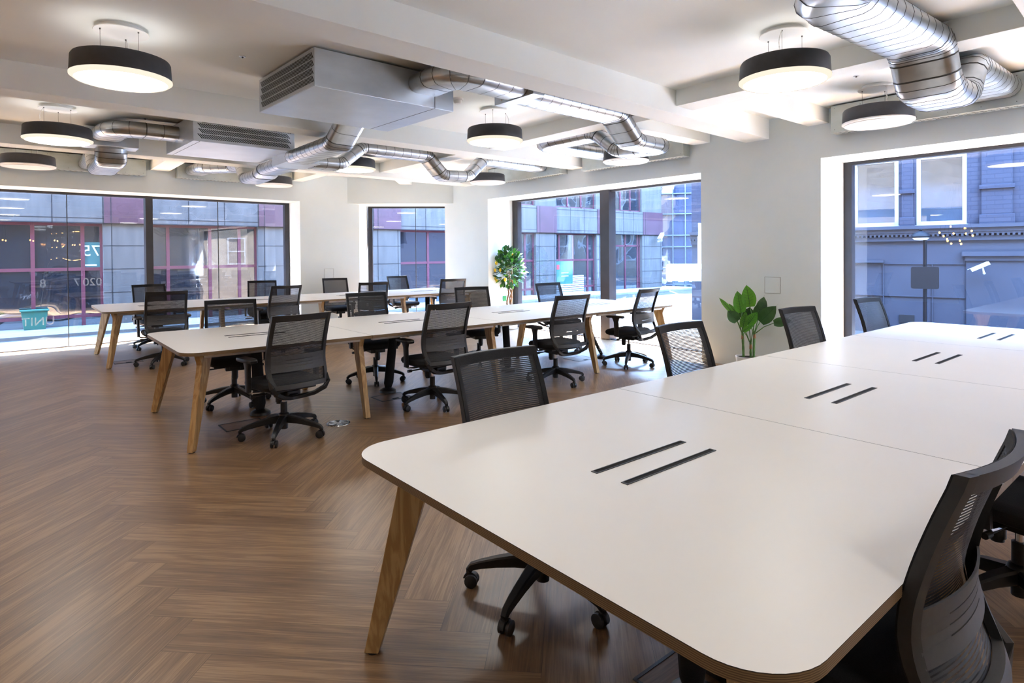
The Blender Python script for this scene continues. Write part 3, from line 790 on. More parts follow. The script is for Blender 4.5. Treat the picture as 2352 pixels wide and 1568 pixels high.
CH = [
 (1.66, 4.90, 8, 22, 'n', 'black mesh chair nearest the left end of the middle table, back to camera'),
 (3.09, 4.95, 1, 45, 'n', 'black mesh chair, second along the near side of the middle table'),
 (4.66, 4.88, -4, -24, 'n', 'black mesh chair lit from behind, third along the near side of middle table'),
 (6.10, 5.02, 8, -3, 'n', 'black mesh chair at the window end of the middle table, near side'),
 (1.66, 6.31, 170, -75, 'f', 'black chair facing the camera behind the left end of the middle table'),
 (3.19, 6.33, 173, -43, 'f', 'black office chair facing the camera across the second bay of the middle table'),
 (4.72, 6.40, 162, 20, 'f', 'black chair facing the camera just left of the lemon tree'),
 (6.28, 6.45, 177, 55, 'f', 'black office chair behind the window end of the middle table, beside the window mullion'),
 (1.53, 9.17, -1, 20, 't', 'black mesh chair at the left end of the furthest table, back to the room'),
 (3.10, 9.40, 8, 50, 't', 'black mesh office chair second along the near side of the furthest table'),
 (4.62, 9.35, -14, 10, 't', 'black mesh office chair third along the near side of the furthest table'),
 (6.25, 9.42, -16, 33, 't', 'black mesh chair at the window end of the furthest table, near side'),
 (1.72, 10.98, 188, 0, 'u', 'black office chair in front of the left window mullion, far side of the furthest table'),
 (3.38, 10.98, 165, 30, 'u', 'black office chair in front of the right pane of the left window'),
 (4.80, 11.00, 172, 15, 'u', 'black office chair against the pale far wall below the access panel'),
 (6.24, 11.02, 184, 50, 'u', 'black office chair in front of the narrow corner window'),
 (1.72, 1.89, 181, 57, 'g', 'large black mesh chair across the foreground table, near its rounded corner'),
 (3.23, 1.94, 181, 20, 'g', 'black mesh chair across foreground table with bright light through its back'),
 (4.80, 1.95, 175, 0, 'g', 'black mesh chair across the foreground table beside the broad leaved plant'),
 (6.22, 1.95, 176, 30, 'g', 'black mesh chair furthest along the foreground table, in front of the right window'),
 (1.69, .66, 0, 10, 'r', 'big black mesh chair seen from behind at the bottom right corner of the picture'),
 (3.10, .56, -12, 5, 'r', 'black chair cut by the right picture edge, showing its chrome column and base'),
]
for i, (x, y, a, st, g_, lab) in enumerate(CH):
    o = chair0 if i == 0 else copy_tree(chair0)
    o.location = (x, y, 0); o.rotation_euler = (0, 0, R(a)); tag(o, lab, 'chair', G[g_])
    ls = [ch for ch in o.children if ch.name.startswith('base_leg')]
    for k, lg in enumerate(ls): lg.rotation_euler = (0, 0, R(st - a) + 2 * PI * k / 5)

# ------------------------------------------------------------------ pendant lamps
def make_lamp(lit):
    t_ = thing('pendant_lamp')
    RR = .298; zb = 2.665 - 3.04        # origin at the ceiling
    mb = MB(); mb.lathe([(RR - .05, zb + .15), (RR - .03, zb + .162), (RR - .008, zb + .155), (RR, zb + .14), (RR + .006, zb + .028), (RR + .004, zb + .024), (RR - .004, zb + .026), (RR - .012, zb + .14), (RR - .05, zb + .146)], 56)
    sh = mb.build('shade', M['drum'], t_)
    mb = MB(); mb.lathe([(RR - .004, zb + .03), (RR + .009, zb + .027), (RR + .009, zb + .017), (RR - .006, zb + .006), (RR - .012, zb + .006), (RR - .013, zb), (RR - .021, zb - .001), (RR - .022, zb + .01)], 56)
    mb.build('trim_ring', M['litring'] if lit else M['unlit'], t_)
    mb = MB(); mb.lathe([(0, zb + .003), (RR - .0215, zb + .003)], 56); mb.build('diffuser', M['lit'] if lit else M['unlit'], t_)
    mb = MB(); mb.lathe([(0, zb + .150), (RR - .05, zb + .150)], 48, mi=0); 
    mb.lathe([(RR - .052, zb + .1505), (RR - .095, zb + .1505)], 48, mi=1)
    mb.build('top_plate', [M['drum'], M['uplit'] if lit else M['unlit']], t_)
    mb = MB(); mb.lathe([(0, -.038), (.165, -.038), (.168, -.034), (.165, -.032), (0, -.032)], 40); mb.lathe([(.13, -.032), (.13, 0)], 36)
    mb.build('ceiling_rose', M['white'], t_)
    for k in range(3):
        a = 2 * PI * k / 3 + .5
        mb = MB(); x, y = .13 * math.cos(a), .13 * math.sin(a)
        mb.cyl((x, y, -.036), (x, y, zb + .15), .0012, seg=6); mb.cyl((x, y, -.046), (x, y, -.036), .005, seg=8); mb.build('wire', M['groove'], t_)
    a = .5; x, y = .13 * math.cos(a), .13 * math.sin(a)
    pts = [(x + .035 * math.sin(PI * k / 8), y, -.036 + (zb + .15 + .036) * k / 8) for k in range(9)]
    MB().tube(pts, .0035, 8).build('power_cord', M['white'], t_)
    return t_
lampL = make_lamp(True); lampO = make_lamp(False)
LAMPS = [
 (.60, 4.96, 1, 'lit round charcoal pendant lamp, the largest one in the upper left'),
 (.38, 7.94, 1, 'lit round charcoal pendant lamp at the left, between two ceiling beams'),
 (.17, 10.44, 0, 'unlit round charcoal pendant lamp at the left picture edge near the windows'),
 (3.54, 10.81, 0, 'unlit round pendant lamp half hidden behind a duct elbow, above the left window'),
 (3.80, 8.15, 1, 'lit round pendant lamp below the long duct in the middle distance'),
 (4.09, 5.22, 1, 'lit round pendant lamp hanging at the centre beside the smoke detector'),
 (6.35, 8.32, 0, 'unlit round pendant lamp in front of the far wall plenum, under a duct bend'),
 (6.40, 5.30, 0, 'unlit round pendant lamp partly behind the looping ducts by the right wall'),
 (4.30, 2.10, 1, 'lit round pendant lamp in the upper right beside the large duct'),
 (6.44, 2.23, 0, 'unlit round pendant lamp in front of the right wall plenum'),
 (.80, 1.95, 1, 'lit round pendant lamp above the foreground table, over the camera'),
 (4.40, -1.0, 1, 'lit round pendant lamp behind the camera, right side'),
 (-2.9, 1.9, 1, 'lit round pendant lamp behind the camera, left side'),
 (.9, -1.2, 1, 'lit round pendant lamp straight behind the camera'),
]
usedl = {0: False, 1: False}
for x, y, lit, lab in LAMPS:
    src = lampL if lit else lampO
    o = src if not usedl[lit] else copy_tree(src); usedl[lit] = True
    o.location = (x, y, ZC); o.rotation_euler = (0, 0, (x * 3 + y) % 6); tag(o, lab, 'pendant lamp', 'round pendant lamps')

# ------------------------------------------------------------------ fan coil boxes, ducts, plenums
def grille_slots(mb, org, ux, uz, wid, hgt, rows, pitch, nrm, mi=1, sw=.0125, slant=-.7):
    org, ux, uz, nrm = Vector(org), Vector(ux), Vector(uz), Vector(nrm)
    rh = hgt / rows; n = int(wid / pitch)
    for r_ in range(rows):
        z0, z1 = r_ * rh + .004, (r_ + 1) * rh - .004
        dx = (z1 - z0) * slant
        for i in range(n):
            x = i * pitch + pitch * .5 * (r_ % 2)
            if x + dx + sw > wid: continue
            a = [org + ux * (x + dx) + uz * z0, org + ux * (x + dx + sw) + uz * z0, org + ux * (x + sw) + uz * z1, org + ux * x + uz * z1]
            mb.add([p + nrm * .0008 for p in a], [(0, 1, 2, 3)], mi)
def unit(x0, x1, y0, y1, z0, z1, face, label, seam):
    t_ = thing('fan_coil_unit', ((x0 + x1) / 2, (y0 + y1) / 2, z0), math.atan(SL), label, 'air conditioning unit', 'galvanised ceiling units')
    hx, hy, hz = (x1 - x0) / 2, (y1 - y0) / 2, z1 - z0
    mb = MB(); mb.box((-hx, -hy, 0), (hx, hy, hz)); mb.build('casing', M['galvbox'], t_, .003)
    mb = MB(); mb.box((-.005 + seam, -hy - .0015, -.0015), (seam, hy + .0015, hz)); mb.build('casing_seam', M['groove'], t_)
    mb = MB(); wl = 2 * hy if face == 'x' else 2 * hx
    if face == 'x':
        mb.box((-hx - .004, -hy + .004, .004), (-hx, hy - .004, hz - .004), 0)
        grille_slots(mb, (-hx - .004, -hy + .03, .028), (0, 1, 0), (0, 0, 1), wl - .06, hz - .055, 4, .021, (-1, 0, 0))
    else:
        mb.box((-hx + .004, -hy - .004, .004), (hx - .004, -hy, hz - .004), 0)
        grille_slots(mb, (-hx + .04, -hy - .004, .028), (1, 0, 0), (0, 0, 1), wl - .08, hz - .055, 4, .021, (0, -1, 0), slant=.9)
    mb.build('grille', [M['galvbox'], M['slot']], t_)
    mb = MB()
    for sx in (-1, 1):
        for sy in (-1, 1): mb.cyl((sx * (hx - .08), sy * (hy - .08), hz), (sx * (hx - .08), sy * (hy - .08), ZC - z0), .006, seg=8)
    mb.build('hanger_rod', M['galvbox'], t_)
    return t_
unit(1.74, 3.04, 4.48, 5.62, 2.727, 3.02, 'x', 'large galvanised ceiling unit with a slotted grille on its left end, centre top', .45)
unit(1.52, 2.66, 7.40, 8.60, 2.727, 3.02, 'y', 'galvanised ceiling unit with a long slotted grille facing the camera, left of centre', -.5)

def oval(W_, H_, n=6):
    r_ = H_ / 2; pts = []
    for i in range(n + 1): a = -PI / 2 + PI * i / n; pts.append((W_ / 2 - r_ + r_ * math.cos(a), r_ * math.sin(a)))
    for i in range(n + 1): a = PI / 2 + PI * i / n; pts.append((-W_ / 2 + r_ + r_ * math.cos(a), r_ * math.sin(a)))
    return pts
def duct(path, label, W_=.34, H_=.155, rad=.26, pitch=.125):
    """flat oval duct along a polyline; corners become gored elbows, straights get spiral seams"""
    P = [Vector(p) for p in path]
    T = thing('air_duct', (P[0].x, P[0].y, P[0].z), 0, label, 'air duct', 'galvanised flat oval ducts')
    O = P[0].copy(); P = [p - O for p in P]
    base = oval(W_, H_)
    def ring(c, d, side, s_=1.0):
        u_ = side.cross(d).normalized()
        if u_.z < 0: u_ = -u_
        return [c + side * x * (1 + (s_ - 1)) + u_ * y * (1 + (s_ - 1) * 2) for x, y in base]
    segs = []; cur = P[0]
    n = len(P)
    tr = []
    for i in range(1, n - 1):
        a = (P[i] - P[i - 1]).normalized(); b_ = (P[i + 1] - P[i]).normalized()
        ang = a.angle(b_); rr = rad if abs(a.z - b_.z) < .2 else rad * .62
        t_ = min(rr * math.tan(ang / 2), .48 * (P[i] - P[i - 1]).length, .48 * (P[i + 1] - P[i]).length)
        tr.append((P[i] - a * t_, P[i], P[i] + b_ * t_, a, b_, ang))
    def side_of(d, prev):
        h_ = Vector((d.x, d.y, 0))
        if h_.length < .05: return prev
        h_.normalize(); return Vector((h_.y, -h_.x, 0))
    prev = Vector((1, 0, 0)); start = P[0]
    ends = [t_[0] for t_ in tr] + [P[-1]]
    for i, en in enumerate(ends):
        d = (P[i + 1] - P[i]).normalized(); sd = side_of(d, prev); prev = sd
        ln = (en - start).length
        if ln > .01:
            mb = MB(); k = max(1, int(ln / pitch)); rings = []; 
            mb.loft([ring(start, d, sd), ring(en, d, sd)], 0, True, True, True)
            for j in range(0, k + 1):
                s_ = ln * j / k; s_ = min(max(s_, .006), ln - .006)
                mb.loft([ring(start + d * (s_ - .003), d, sd, 1.0), ring(start + d * (s_ - .0018), d, sd, 1.007), ring(start + d * (s_ + .0018), d, sd, 1.007), ring(start + d * (s_ + .003), d, sd, 1.0)], 1 if j % 1 == 0 else 0, False, True, False)
            mb.build('duct_section', [M['galv'], M['groove']], T)
        if i < len(tr):
            p0, pc, p1, a, b_, ang = tr[i]
            mb = MB(); K = 4 if ang > .9 else 3
            rs = []; cs = []
            sa = side_of(a, prev); sb_ = side_of(b_, sa)
            for j in range(K + 1):
                f_ = j / K
                q = (p0 * (1 - f_) ** 2 + pc * 2 * f_ * (1 - f_) + p1 * f_ ** 2)
                dd = (a * (1 - f_) + b_ * f_).normalized(); ss = side_of(dd, sa)
                rs.append(ring(q, dd, ss, 1.006)); cs.append((q, dd, ss))
            mb.loft(rs, 0, True, True, True)
            for q, dd, ss in cs:
                mb.loft([ring(q - dd * .003, dd, ss, 1.006), ring(q - dd * .0018, dd, ss, 1.014), ring(q + dd * .0018, dd, ss, 1.014), ring(q + dd * .003, dd, ss, 1.006)], 1, False, True, False)
            mb.build('duct_elbow', [M['galv'], M['groove']], T)
            start = p1
    return T
zu, zl = 2.905, 2.66
def yb2(y, x): return y + SL * x
# U1 -> right wall (middle plenum)
duct([(2.76, 4.52, zu), (2.76, 4.08, zu), (3.45, 4.10, zu)], 'short galvanised duct elbow leaving the side of the large ceiling unit', rad=.42)
t_ = thing('duct_junction_box', (3.52, 4.14, 2.82), R(0), 'small galvanised junction box joining the duct elbow and the spiral duct', 'duct box')
mb = MB(); mb.box((-.065, -.27, 0), (.065, .27, .20)); mb.build('box_body', M['galvbox'], t_, .003)
mb = MB()
for sy in (-.16, .0, .16): mb.cyl((-.07, sy, .02), (-.07, sy, .07), .007, seg=8)
mb.build('bolt', M['chrome'], t_)
duct([(3.58, 4.17, zu), (4.90, 4.22, zu), (5.20, 4.24, zl), (5.72, 4.26, zl), (5.66, 4.50, zl), (5.60, 4.74, zl), (5.52, 5.02, zu), (5.48, 5.95, zu), (6.889, 5.99, zu)],
     'long galvanised spiral duct looping down and round before the right wall', rad=.24)
# U1 far side -> splitter
duct([(2.78, 5.60, zu), (2.78, 5.95, zu), (2.74, 6.24, zl), (2.74, 7.45, zl)], 'short galvanised duct dipping under the beam between the two ceiling units', rad=.2)
t_ = thing('duct_junction_box', (2.80, 7.72, 2.60), 0, 'flat galvanised junction box where three ducts meet beside the second ceiling unit', 'duct box')
mb = MB(); mb.box((-.20, -.28, 0), (.20, .28, .155)); mb.build('box_body', M['galvbox'], t_, .003)
mb = MB(); mb.box((-.21, -.29, -.003), (.21, .29, .003)); mb.build('mounting_flange', M['galvbox'], t_)
duct([(3.0, 7.72, zl), (3.38, 7.70, zl), (3.68, 7.70, zu), (4.72, 7.69, zu), (4.98, 7.66, zl - .03), (5.38, 7.58, zl - .03), (5.66, 7.54, zu), (6.889, 7.56, zu)],
     'long galvanised spiral duct dipping below the cross beam towards the far right wall', rad=.22)
duct([(2.80, 8.0, zl), (2.80, 8.75, zl), (2.82, 9.0, zl - .03), (2.84, 9.75, zl - .03), (2.86, 10.1, zu), (2.85, 10.55, zu), (2.45, 10.95, zu), (2.42, 11.38, zu)],
     'galvanised duct dropping under the last beam to the plenum above the left windows', rad=.2)
# U2 -> left wall
duct([(1.54, 8.10, zu), (.92, 8.08, zu), (.88, 8.62, zu)], 'galvanised duct elbow leaving the left side of the second ceiling unit', rad=.40)
t_ = thing('duct_junction_box', (.95, 8.80, 2.78), R(0), 'flat galvanised plate box behind the duct elbow at the upper left', 'duct box')
mb = MB(); mb.box((-.30, -.15, 0), (.26, .15, .22)); mb.build('box_body', M['galvbox'], t_, .003)
duct([(.95, 8.88, 2.84), (.95, 8.92, 2.64), (.95, 9.9, zl - .02), (.95, 10.3, zu - .02), (.95, 11.34, zu - .02)], 'galvanised duct passing under the beam to the left window plenum', rad=.2)
# large ducts top right
duct([(3.48, -.3, 2.91), (3.48, 1.52, 2.91), (4.98, 1.45, 2.91), (5.16, 1.45, zl - .03), (5.62, 1.45, zl - .03), (5.84, 1.45, zu), (6.888, 1.44, zu)],
     'largest galvanised duct snaking across the upper right corner', W_=.42, H_=.19, rad=.30, pitch=.11)

def plenum(p0, p1, zb, depth, label, bdir, nslot):
    """box hung on a wall from p0 to p1 (wall line), depth towards the room in direction bdir"""
    P0, P1 = Vector((*p0, 0)), Vector((*p1, 0)); T_ = (P1 - P0); Lg = T_.length; T_.normalize()
    rz = math.atan2(T_.y, T_.x)
    t_ = thing('wall_plenum', (P0.x, P0.y, zb), rz, label, 'air duct box', 'galvanised boxes along the walls')
    s_ = 1 if T_.cross(Vector((*bdir, 0))).z > 0 else -1
    y0, y1 = (0.003, depth) if s_ > 0 else (-depth, -.003)
    mb = MB(); mb.box((0, y0, 0), (Lg, y1, ZC - .015 - zb)); mb.build('box_body', M['galvwall'], t_, .002)
    mb = MB(); 
    for k in range(nslot):
        for r_ in range(2):
            xa = .05 + (Lg - .1) * (k + .25 * r_ + .1) / nslot; ya = y0 + (y1 - y0) * (.35 + .3 * r_)
            mb.add([(xa, ya - .009, -.0015), (xa + .030, ya - .009, -.0015), (xa + .030, ya + .009, -.0015), (xa, ya + .009, -.0015)], [(0, 3, 2, 1)])
    mb.mi = [1] * len(mb.f); mb.box((.002, y0 + .002, -.001), (Lg - .002, y1 - .002, .0), 0)
    mb.build('diffuser_plate', [M['galvwall'], M['slot']], t_)
    mb = MB()
    for k in range(int(Lg / .25) + 1):
        xa = .04 + (Lg - .08) * k / int(Lg / .25)
        for zz in (.03, ZC - .045 - zb):
            yy = y1 if s_ > 0 else y0
            mb.cyl((xa, yy, zz), (xa, yy + .002 * s_, zz), .004, seg=6)
    mb.build('rivets', M['groove'], t_)
plenum((XA, -1.6), (XA, 2.85), 2.735, .15, 'long galvanised plenum box above the right window', (-1, 0), 70)
plenum((XA, 4.73), (XA, 6.58), 2.735, .15, 'galvanised plenum box between the beams behind the looping ducts', (-1, 0), 30)
plenum((XA, 7.05), (XA, 9.02), 2.75, .15, 'galvanised plenum box on the right wall nearest the corner', (-1, 0), 32)
plenum((-2.6, YB(-2.6)), (1.68, YB(1.68)), 2.775, .14, 'galvanised plenum box above the left window, at the left picture edge', (0, -1), 60)
plenum((2.14, YB(2.14)), (4.10, YB(4.10)), 2.775, .14, 'galvanised plenum box above the left window, between two short beams', (0, -1), 32)

# small ceiling fittings
t_ = thing('smoke_detector', (3.52, 5.10, ZC), 0, 'white smoke detector on the ceiling beside the large unit', 'smoke detector')
MB().lathe([(0, 0), (.055, 0), (.055, -.018), (.05, -.022)], 24).build('base', M['white'], t_)
MB().lathe([(.045, -.022), (.04, -.045), (.03, -.055), (0, -.056)], 24).build('sensor_cap', M['white'], t_)
for k, (x, y, lab) in enumerate(((1.43, 5.08, 'tiny dark sprinkler cap on the ceiling left of the large unit'), (1.19, 8.04, 'tiny sprinkler cap on the ceiling above the left duct elbow'), (5.93, 2.23, 'small sprinkler cap on the ceiling between the two right lamps'))):
    t_ = thing('sprinkler_cap', (x, y, ZC), 0, lab, 'sprinkler')
    MB().lathe([(0, -.004), (.022, -.004), (.026, 0)], 20).build('rosette', M['galvbox'], t_)
    MB().lathe([(0, -.014), (.007, -.013), (.008, -.004)], 12).build('nozzle', M['groove'], t_)

#@@PLANTS@@
# ------------------------------------------------------------------ plants
def leaf(mb, base, dirv, up_, length, width, curl=.25, mi=0, nseg=7, tipw=.0, fold=.12, heart=False):
    """a leaf blade growing from base along dirv, curling down; two halves folded on the midrib"""
    d = Vector(dirv).normalized(); u_ = Vector(up_); s_ = d.cross(u_).normalized(); u_ = s_.cross(d).normalized()
    L_, R_, Mid = [], [], []
    for i in range(nseg + 1):
        f_ = i / nseg
        if heart: w_ = width * (math.sin(PI * min(1, f_ * .97 + .16)) ** .75 if f_ < .999 else 0)
        else: w_ = width * math.sin(PI * (f_ ** .85)) ** .8 if 0 < f_ < 1 else 0.0
        w_ = max(w_, .0006)
        c_ = Vector(base) + d * length * (f_ - .10 * curl * f_ ** 2) - u_ * curl * length * f_ ** 2
        Mid.append(c_); L_.append(c_ - s_ * w_ / 2 + u_ * fold * w_); R_.append(c_ + s_ * w_ / 2 + u_ * fold * w_)
    vs = L_ + Mid + R_; n = nseg + 1; fs = []
    for i in range(nseg):
        fs.append((i, n + i, n + i + 1, i + 1)); fs.append((n + i, 2 * n + i, 2 * n + i + 1, n + i + 1))
    mb.add(vs, fs, mi, True)
    return Mid
def leaf_obj(parent, name, m_, base, dirv, up_, length, width, curl, fold=.12, heart=False, nseg=9, veins=False):
    mb = MB(); mid = leaf(mb, base, dirv, up_, length, width, curl, 0, nseg, fold=fold, heart=heart)
    if veins:
        d = Vector(dirv).normalized(); s_ = d.cross(Vector(up_)).normalized(); u_ = s_.cross(d).normalized()
        mb.tube([p + u_ * .002 for p in mid[:-1]], [.0035 * (1 - .8 * i / len(mid)) for i in range(len(mid) - 1)], 5, 1)
        for i in range(1, len(mid) - 3):
            f_ = i / (len(mid) - 1); w_ = width * .30 * math.sin(PI * min(1, f_ * .97 + .16)) ** .75
            for sg in (-1, 1):
                a = mid[i] + u_ * .0015; b_ = mid[i] + s_ * sg * w_ + d * length * .09 + u_ * (fold * w_ * 1.9 + .002 - curl * length * .02)
                mb.tube([a, b_], .0016, 4, 1)
    return mb.build(name, [m_, M['leaf2']], parent)
# broad leaved plant in a white pot by the right wall
px, py = 6.72, 3.72
pl = thing('potted_plant', (px, py, 0), 0, 'broad leaved green plant in a white pot by the grey wall', 'plant')
MB().lathe([(0, 0), (.10, 0), (.12, .01), (.145, .195), (.147, .21), (.138, .21), (.132, .19), (0, .185)], 32).build('pot', M['white'], pl)
MB().lathe([(0, .192), (.134, .190)], 24).build('soil', M['soil'], pl)
cam_dir = Vector((-.85, -.5, 0)).normalized()      # roughly towards the middle of the room
side = Vector((.0, -1.0, 0))                        # along the wall, to the right in the view
def P3(dy, z_, dx=0): return Vector((dx, -dy, z_))
canes = [(-.075, .47, .02), (.0, .36, .05), (.07, .50, -.01)]
for k, (dy, h_, dx) in enumerate(canes):
    mb = MB(); pts = [P3(dy * (1 + .15 * i / 6), .19 + (h_ - .19) * i / 6, dx) for i in range(7)]
    mb.tube(pts, [.016 - .001 * (i % 2) * 2 for i in range(7)], 8, 0)
    mb.tube([pts[-1] - Vector((0, 0, .07)), pts[-1]], [.017, .014], 8, 1)
    mb.build('cane', [M['stem'], M['trunk']], pl)
#        attach cane, blade base(dy,z,dx), tip(dy,z,dx), width, material
LV = [
 (2, (.045, .80, -.04), (.03, 1.075, -.10), .165, 'leaf'), (0, (-.035, .73, -.10), (-.065, 1.005, -.14), .145, 'leaf'),
 (0, (-.06, .63, -.14), (-.16, .76, -.20), .14, 'leaf2'), (1, (.01, .56, -.14), (.06, .76, -.16), .095, 'leaf'),
 (2, (.06, .60, -.12), (.20, .76, -.16), .12, 'leaf'), (2, (.12, .62, .05), (.30, .83, .10), .17, 'leaf2'),
 (1, (.05, .68, .08), (.16, .88, .14), .14, 'leaf2'), (2, (.30, .625, .02), (.50, .67, .05), .11, 'leaf2'),
 (0, (-.10, .76, .05), (-.20, .96, .04), .06, 'leaf2'), (0, (-.16, .72, -.08), (-.34, .91, -.10), .06, 'leaf'),
 (1, (.02, .52, -.15), (.18, .62, -.20), .06, 'leaf'), (1, (-.03, .60, .06), (-.05, .80, .12), .15, 'leaf2'),
 (2, (.09, .72, .10), (.12, .93, .15), .12, 'leaf2'), (0, (-.09, .64, .08), (-.16, .80, .14), .12, 'leaf2'), (1, (-.11, .70, -.05), (-.24, .84, -.05), .05, 'leaf'),
]
for ck, b_, t_e, wd, mt in LV:
    base = P3(b_[0], b_[1], b_[2]); tip = P3(t_e[0], t_e[1], t_e[2]); d = tip - base
    dy, h_, dx = canes[ck]; root = P3(dy * 1.15, h_ - .02, dx)
    mb = MB(); mid = root.lerp(base, .5) + Vector((0, 0, .02)); mb.tube([root, mid, base], [.006, .005, .004], 6); 
    lo = mb.build('petiole', M['stem'], pl)
    leaf_obj(lo, 'leaf_blade', M[mt], base, d, cam_dir + Vector((0, 0, .25)), d.length * 1.05, wd, .10, .10, True, 9, True)
# lemon tree in the window recess
lt = thing('lemon_tree', (7.36, 8.98, 0), 0, 'small lemon tree with yellow fruit standing in the window recess', 'plant')
MB().lathe([(0, 0), (.13, 0), (.15, .02), (.17, .26), (.172, .28), (.16, .28), (.155, .25), (0, .24)], 32).build('pot', M['white'], lt)
MB().lathe([(0, .245), (.156, .243)], 24).build('soil', M['soil'], lt)
rnd = random.Random(11)
for k, (a, q) in enumerate(((.04, .0), (-.03, .03), (.03, -.05))):
    pts = [Vector((a * .5 + .02 * math.sin(i * 1.3 + k), q + (.05 * (k - 1)) * (i / 7) ** 2 + .01 * math.sin(i * 2 + k), .24 + .62 * i / 7)) for i in range(8)]
    pts[-1].z += .25; MB().tube(pts, [.020 - .0012 * i for i in range(8)], 8).build('trunk', M['trunk'], lt)
def crown_pt():
    while True:
        x, y, z_ = rnd.uniform(-1, 1), rnd.uniform(-1, 1), rnd.uniform(-1, 1)
        if x * x + y * y + z_ * z_ < 1 and x * x + y * y + z_ * z_ > .12: return Vector((x * .22, y * .30 * (1.05 - .25 * z_), 1.19 + z_ * .38))
for cl in range(4):
    mb = MB()
    for k in range(105):
        c_ = crown_pt(); out = Vector((c_.x, c_.y, (c_.z - 1.1) * .8)).normalized()
        d = (out + Vector((rnd.uniform(-.6, .6), rnd.uniform(-.6, .6), rnd.uniform(-.3, .7)))).normalized()
        up_ = Vector((rnd.uniform(-.5, .1), rnd.uniform(-.5, .5), 1))
        leaf(mb, c_, d, up_, rnd.uniform(.085, .12), rnd.uniform(.055, .072), rnd.uniform(0, .3), 0 if rnd.random() < .7 else 1, 5, fold=.08)
    tag(mb.build('foliage', [M['leaf2'], M['leaf']], lt), kind='stuff')
for dy, z_, dx in ((.12, 1.27, -.22), (.21, 1.13, -.18), (.24, .97, -.15), (-.12, .96, -.2), (.20, .93, -.15), (-.03, 1.14, -.24), (-.18, 1.42, -.05)):
    mb = MB(); c_ = Vector((dx, dy, z_)); mb.ell(c_, (.026, .026, .036), 14, 10); mb.ell(c_ + Vector((0, 0, -.036)), (.007, .007, .009), 8, 5)
    mb.cyl(c_ + Vector((0, 0, .033)), c_ + Vector((0, 0, .06)), .0025, seg=6, mi=1)
    mb.build('lemon', [M['lemon'], M['stem']], lt)
t_ = thing('wall_sticker', (7.43, 9.217, .57), 0, 'small green sticker low on the white window reveal behind the lemon tree', 'sign')
mb = MB(); mb.box((-.045, -.003, -.05), (.045, 0, .05)); mb.build('sticker_face', M['green_sign'], t_)
mb = MB(); 
for k in range(3): mb.box((-.03, -.004, .02 - .025 * k), (.03, -.003, .026 - .025 * k))
mb.build('sticker_lines', M['stem'], t_)
# palm at the left picture edge
pm = thing('potted_palm', (-.42, 8.55, 0), 0, 'bright green palm fronds showing at the left picture edge', 'plant')
MB().lathe([(0, 0), (.12, 0), (.14, .02), (.16, .30), (.162, .32), (.15, .32), (.145, .29), (0, .28)], 32).build('pot', M['white'], pm)
MB().tube([(0, 0, .28), (.01, 0, .6), (0, .01, .82)], [.03, .028, .022], 10).build('trunk', M['trunk'], pm)
rnd = random.Random(5)
for k in range(14):
    a = 2 * PI * k / 14 * 1.0 + rnd.uniform(-.15, .15); el = rnd.uniform(.1, 1.1)
    d = Vector((math.cos(a) * math.cos(el), math.sin(a) * math.cos(el), math.sin(el)))
    if k == 0: d = Vector((.93, -.1, .35)); a = 0
    mb = MB(); n = 12; pts = []
    for i in range(n + 1):
        f_ = i / n; pts.append(Vector((0, 0, .82)) + d * .30 * f_ + Vector((0, 0, -.10 * f_ ** 2)))
    mb.tube(pts, [.006 - .0004 * i for i in range(n + 1)], 5, 1)
    sd = d.cross(Vector((0, 0, 1))).normalized()
    for i in range(2, n + 1):
        for sg in (-1, 1):
            dd = (d * .75 + sd * sg * .75 + Vector((0, 0, .25))).normalized()
            leaf(mb, pts[i], dd, (0, 0, 1), .17 * (1.1 - .4 * i / n), .016, .25, 0, 5, fold=.2)
    mb.build('frond', [M['leaf3'], M['stem']], pm)
# pendant clusters behind the camera whose bulbs glint in the panes
def cluster(loc, pts, label, cat='pendant lamp'):
    t_ = thing('bulb_pendant', loc, 0, label, cat)
    for p in pts:
        q = Vector(p) - Vector(loc)
        b_ = MB().ell(q, (.022, .022, .028), 12, 8).build('bulb', M['amber'], t_)
        MB().cyl(q + Vector((0, 0, .026)), (q.x * .3, q.y * .3, 0), .0015, seg=6).build('cord', M['groove'], t_)
    MB().lathe([(0, -.02), (.09, -.02), (.09, 0), (0, 0)], 24).build('ceiling_rose', M['drum'], t_)
M['amber'] = emis('amber_bulb', (1.0, 0.42, 0.10), 22.0)
cluster((-1.8, 4.25, ZC), [(-1.8, 4.39, 2.01), (-1.8, 4.46, 1.71), (-1.75, 4.6, 1.87), (-1.85, 4.12, 1.96), (-1.8, 4.09, 1.83), (-1.8, 3.98, 1.89), (-1.8, 3.96, 1.78), (-1.8, 4.38, 1.6), (-1.85, 4.22, 1.67), (-1.8, 4.45, 1.67), (-1.75, 4.17, 1.59), (-1.8, 4.33, 1.84), (-1.8, 4.53, 1.78)], 'cluster of amber bulbs left of the camera, mirrored in the right window')
for x, w_ in ((1.04, 'at picture edge'), (1.76, 'by first bar'), (2.43, 'furthest right')): cluster((x, -2, ZC), [(x - .04, -2, 2.04), (x + .04, -2, 2.02)], 'amber bulb pair behind the camera, glinting in left window ' + w_)
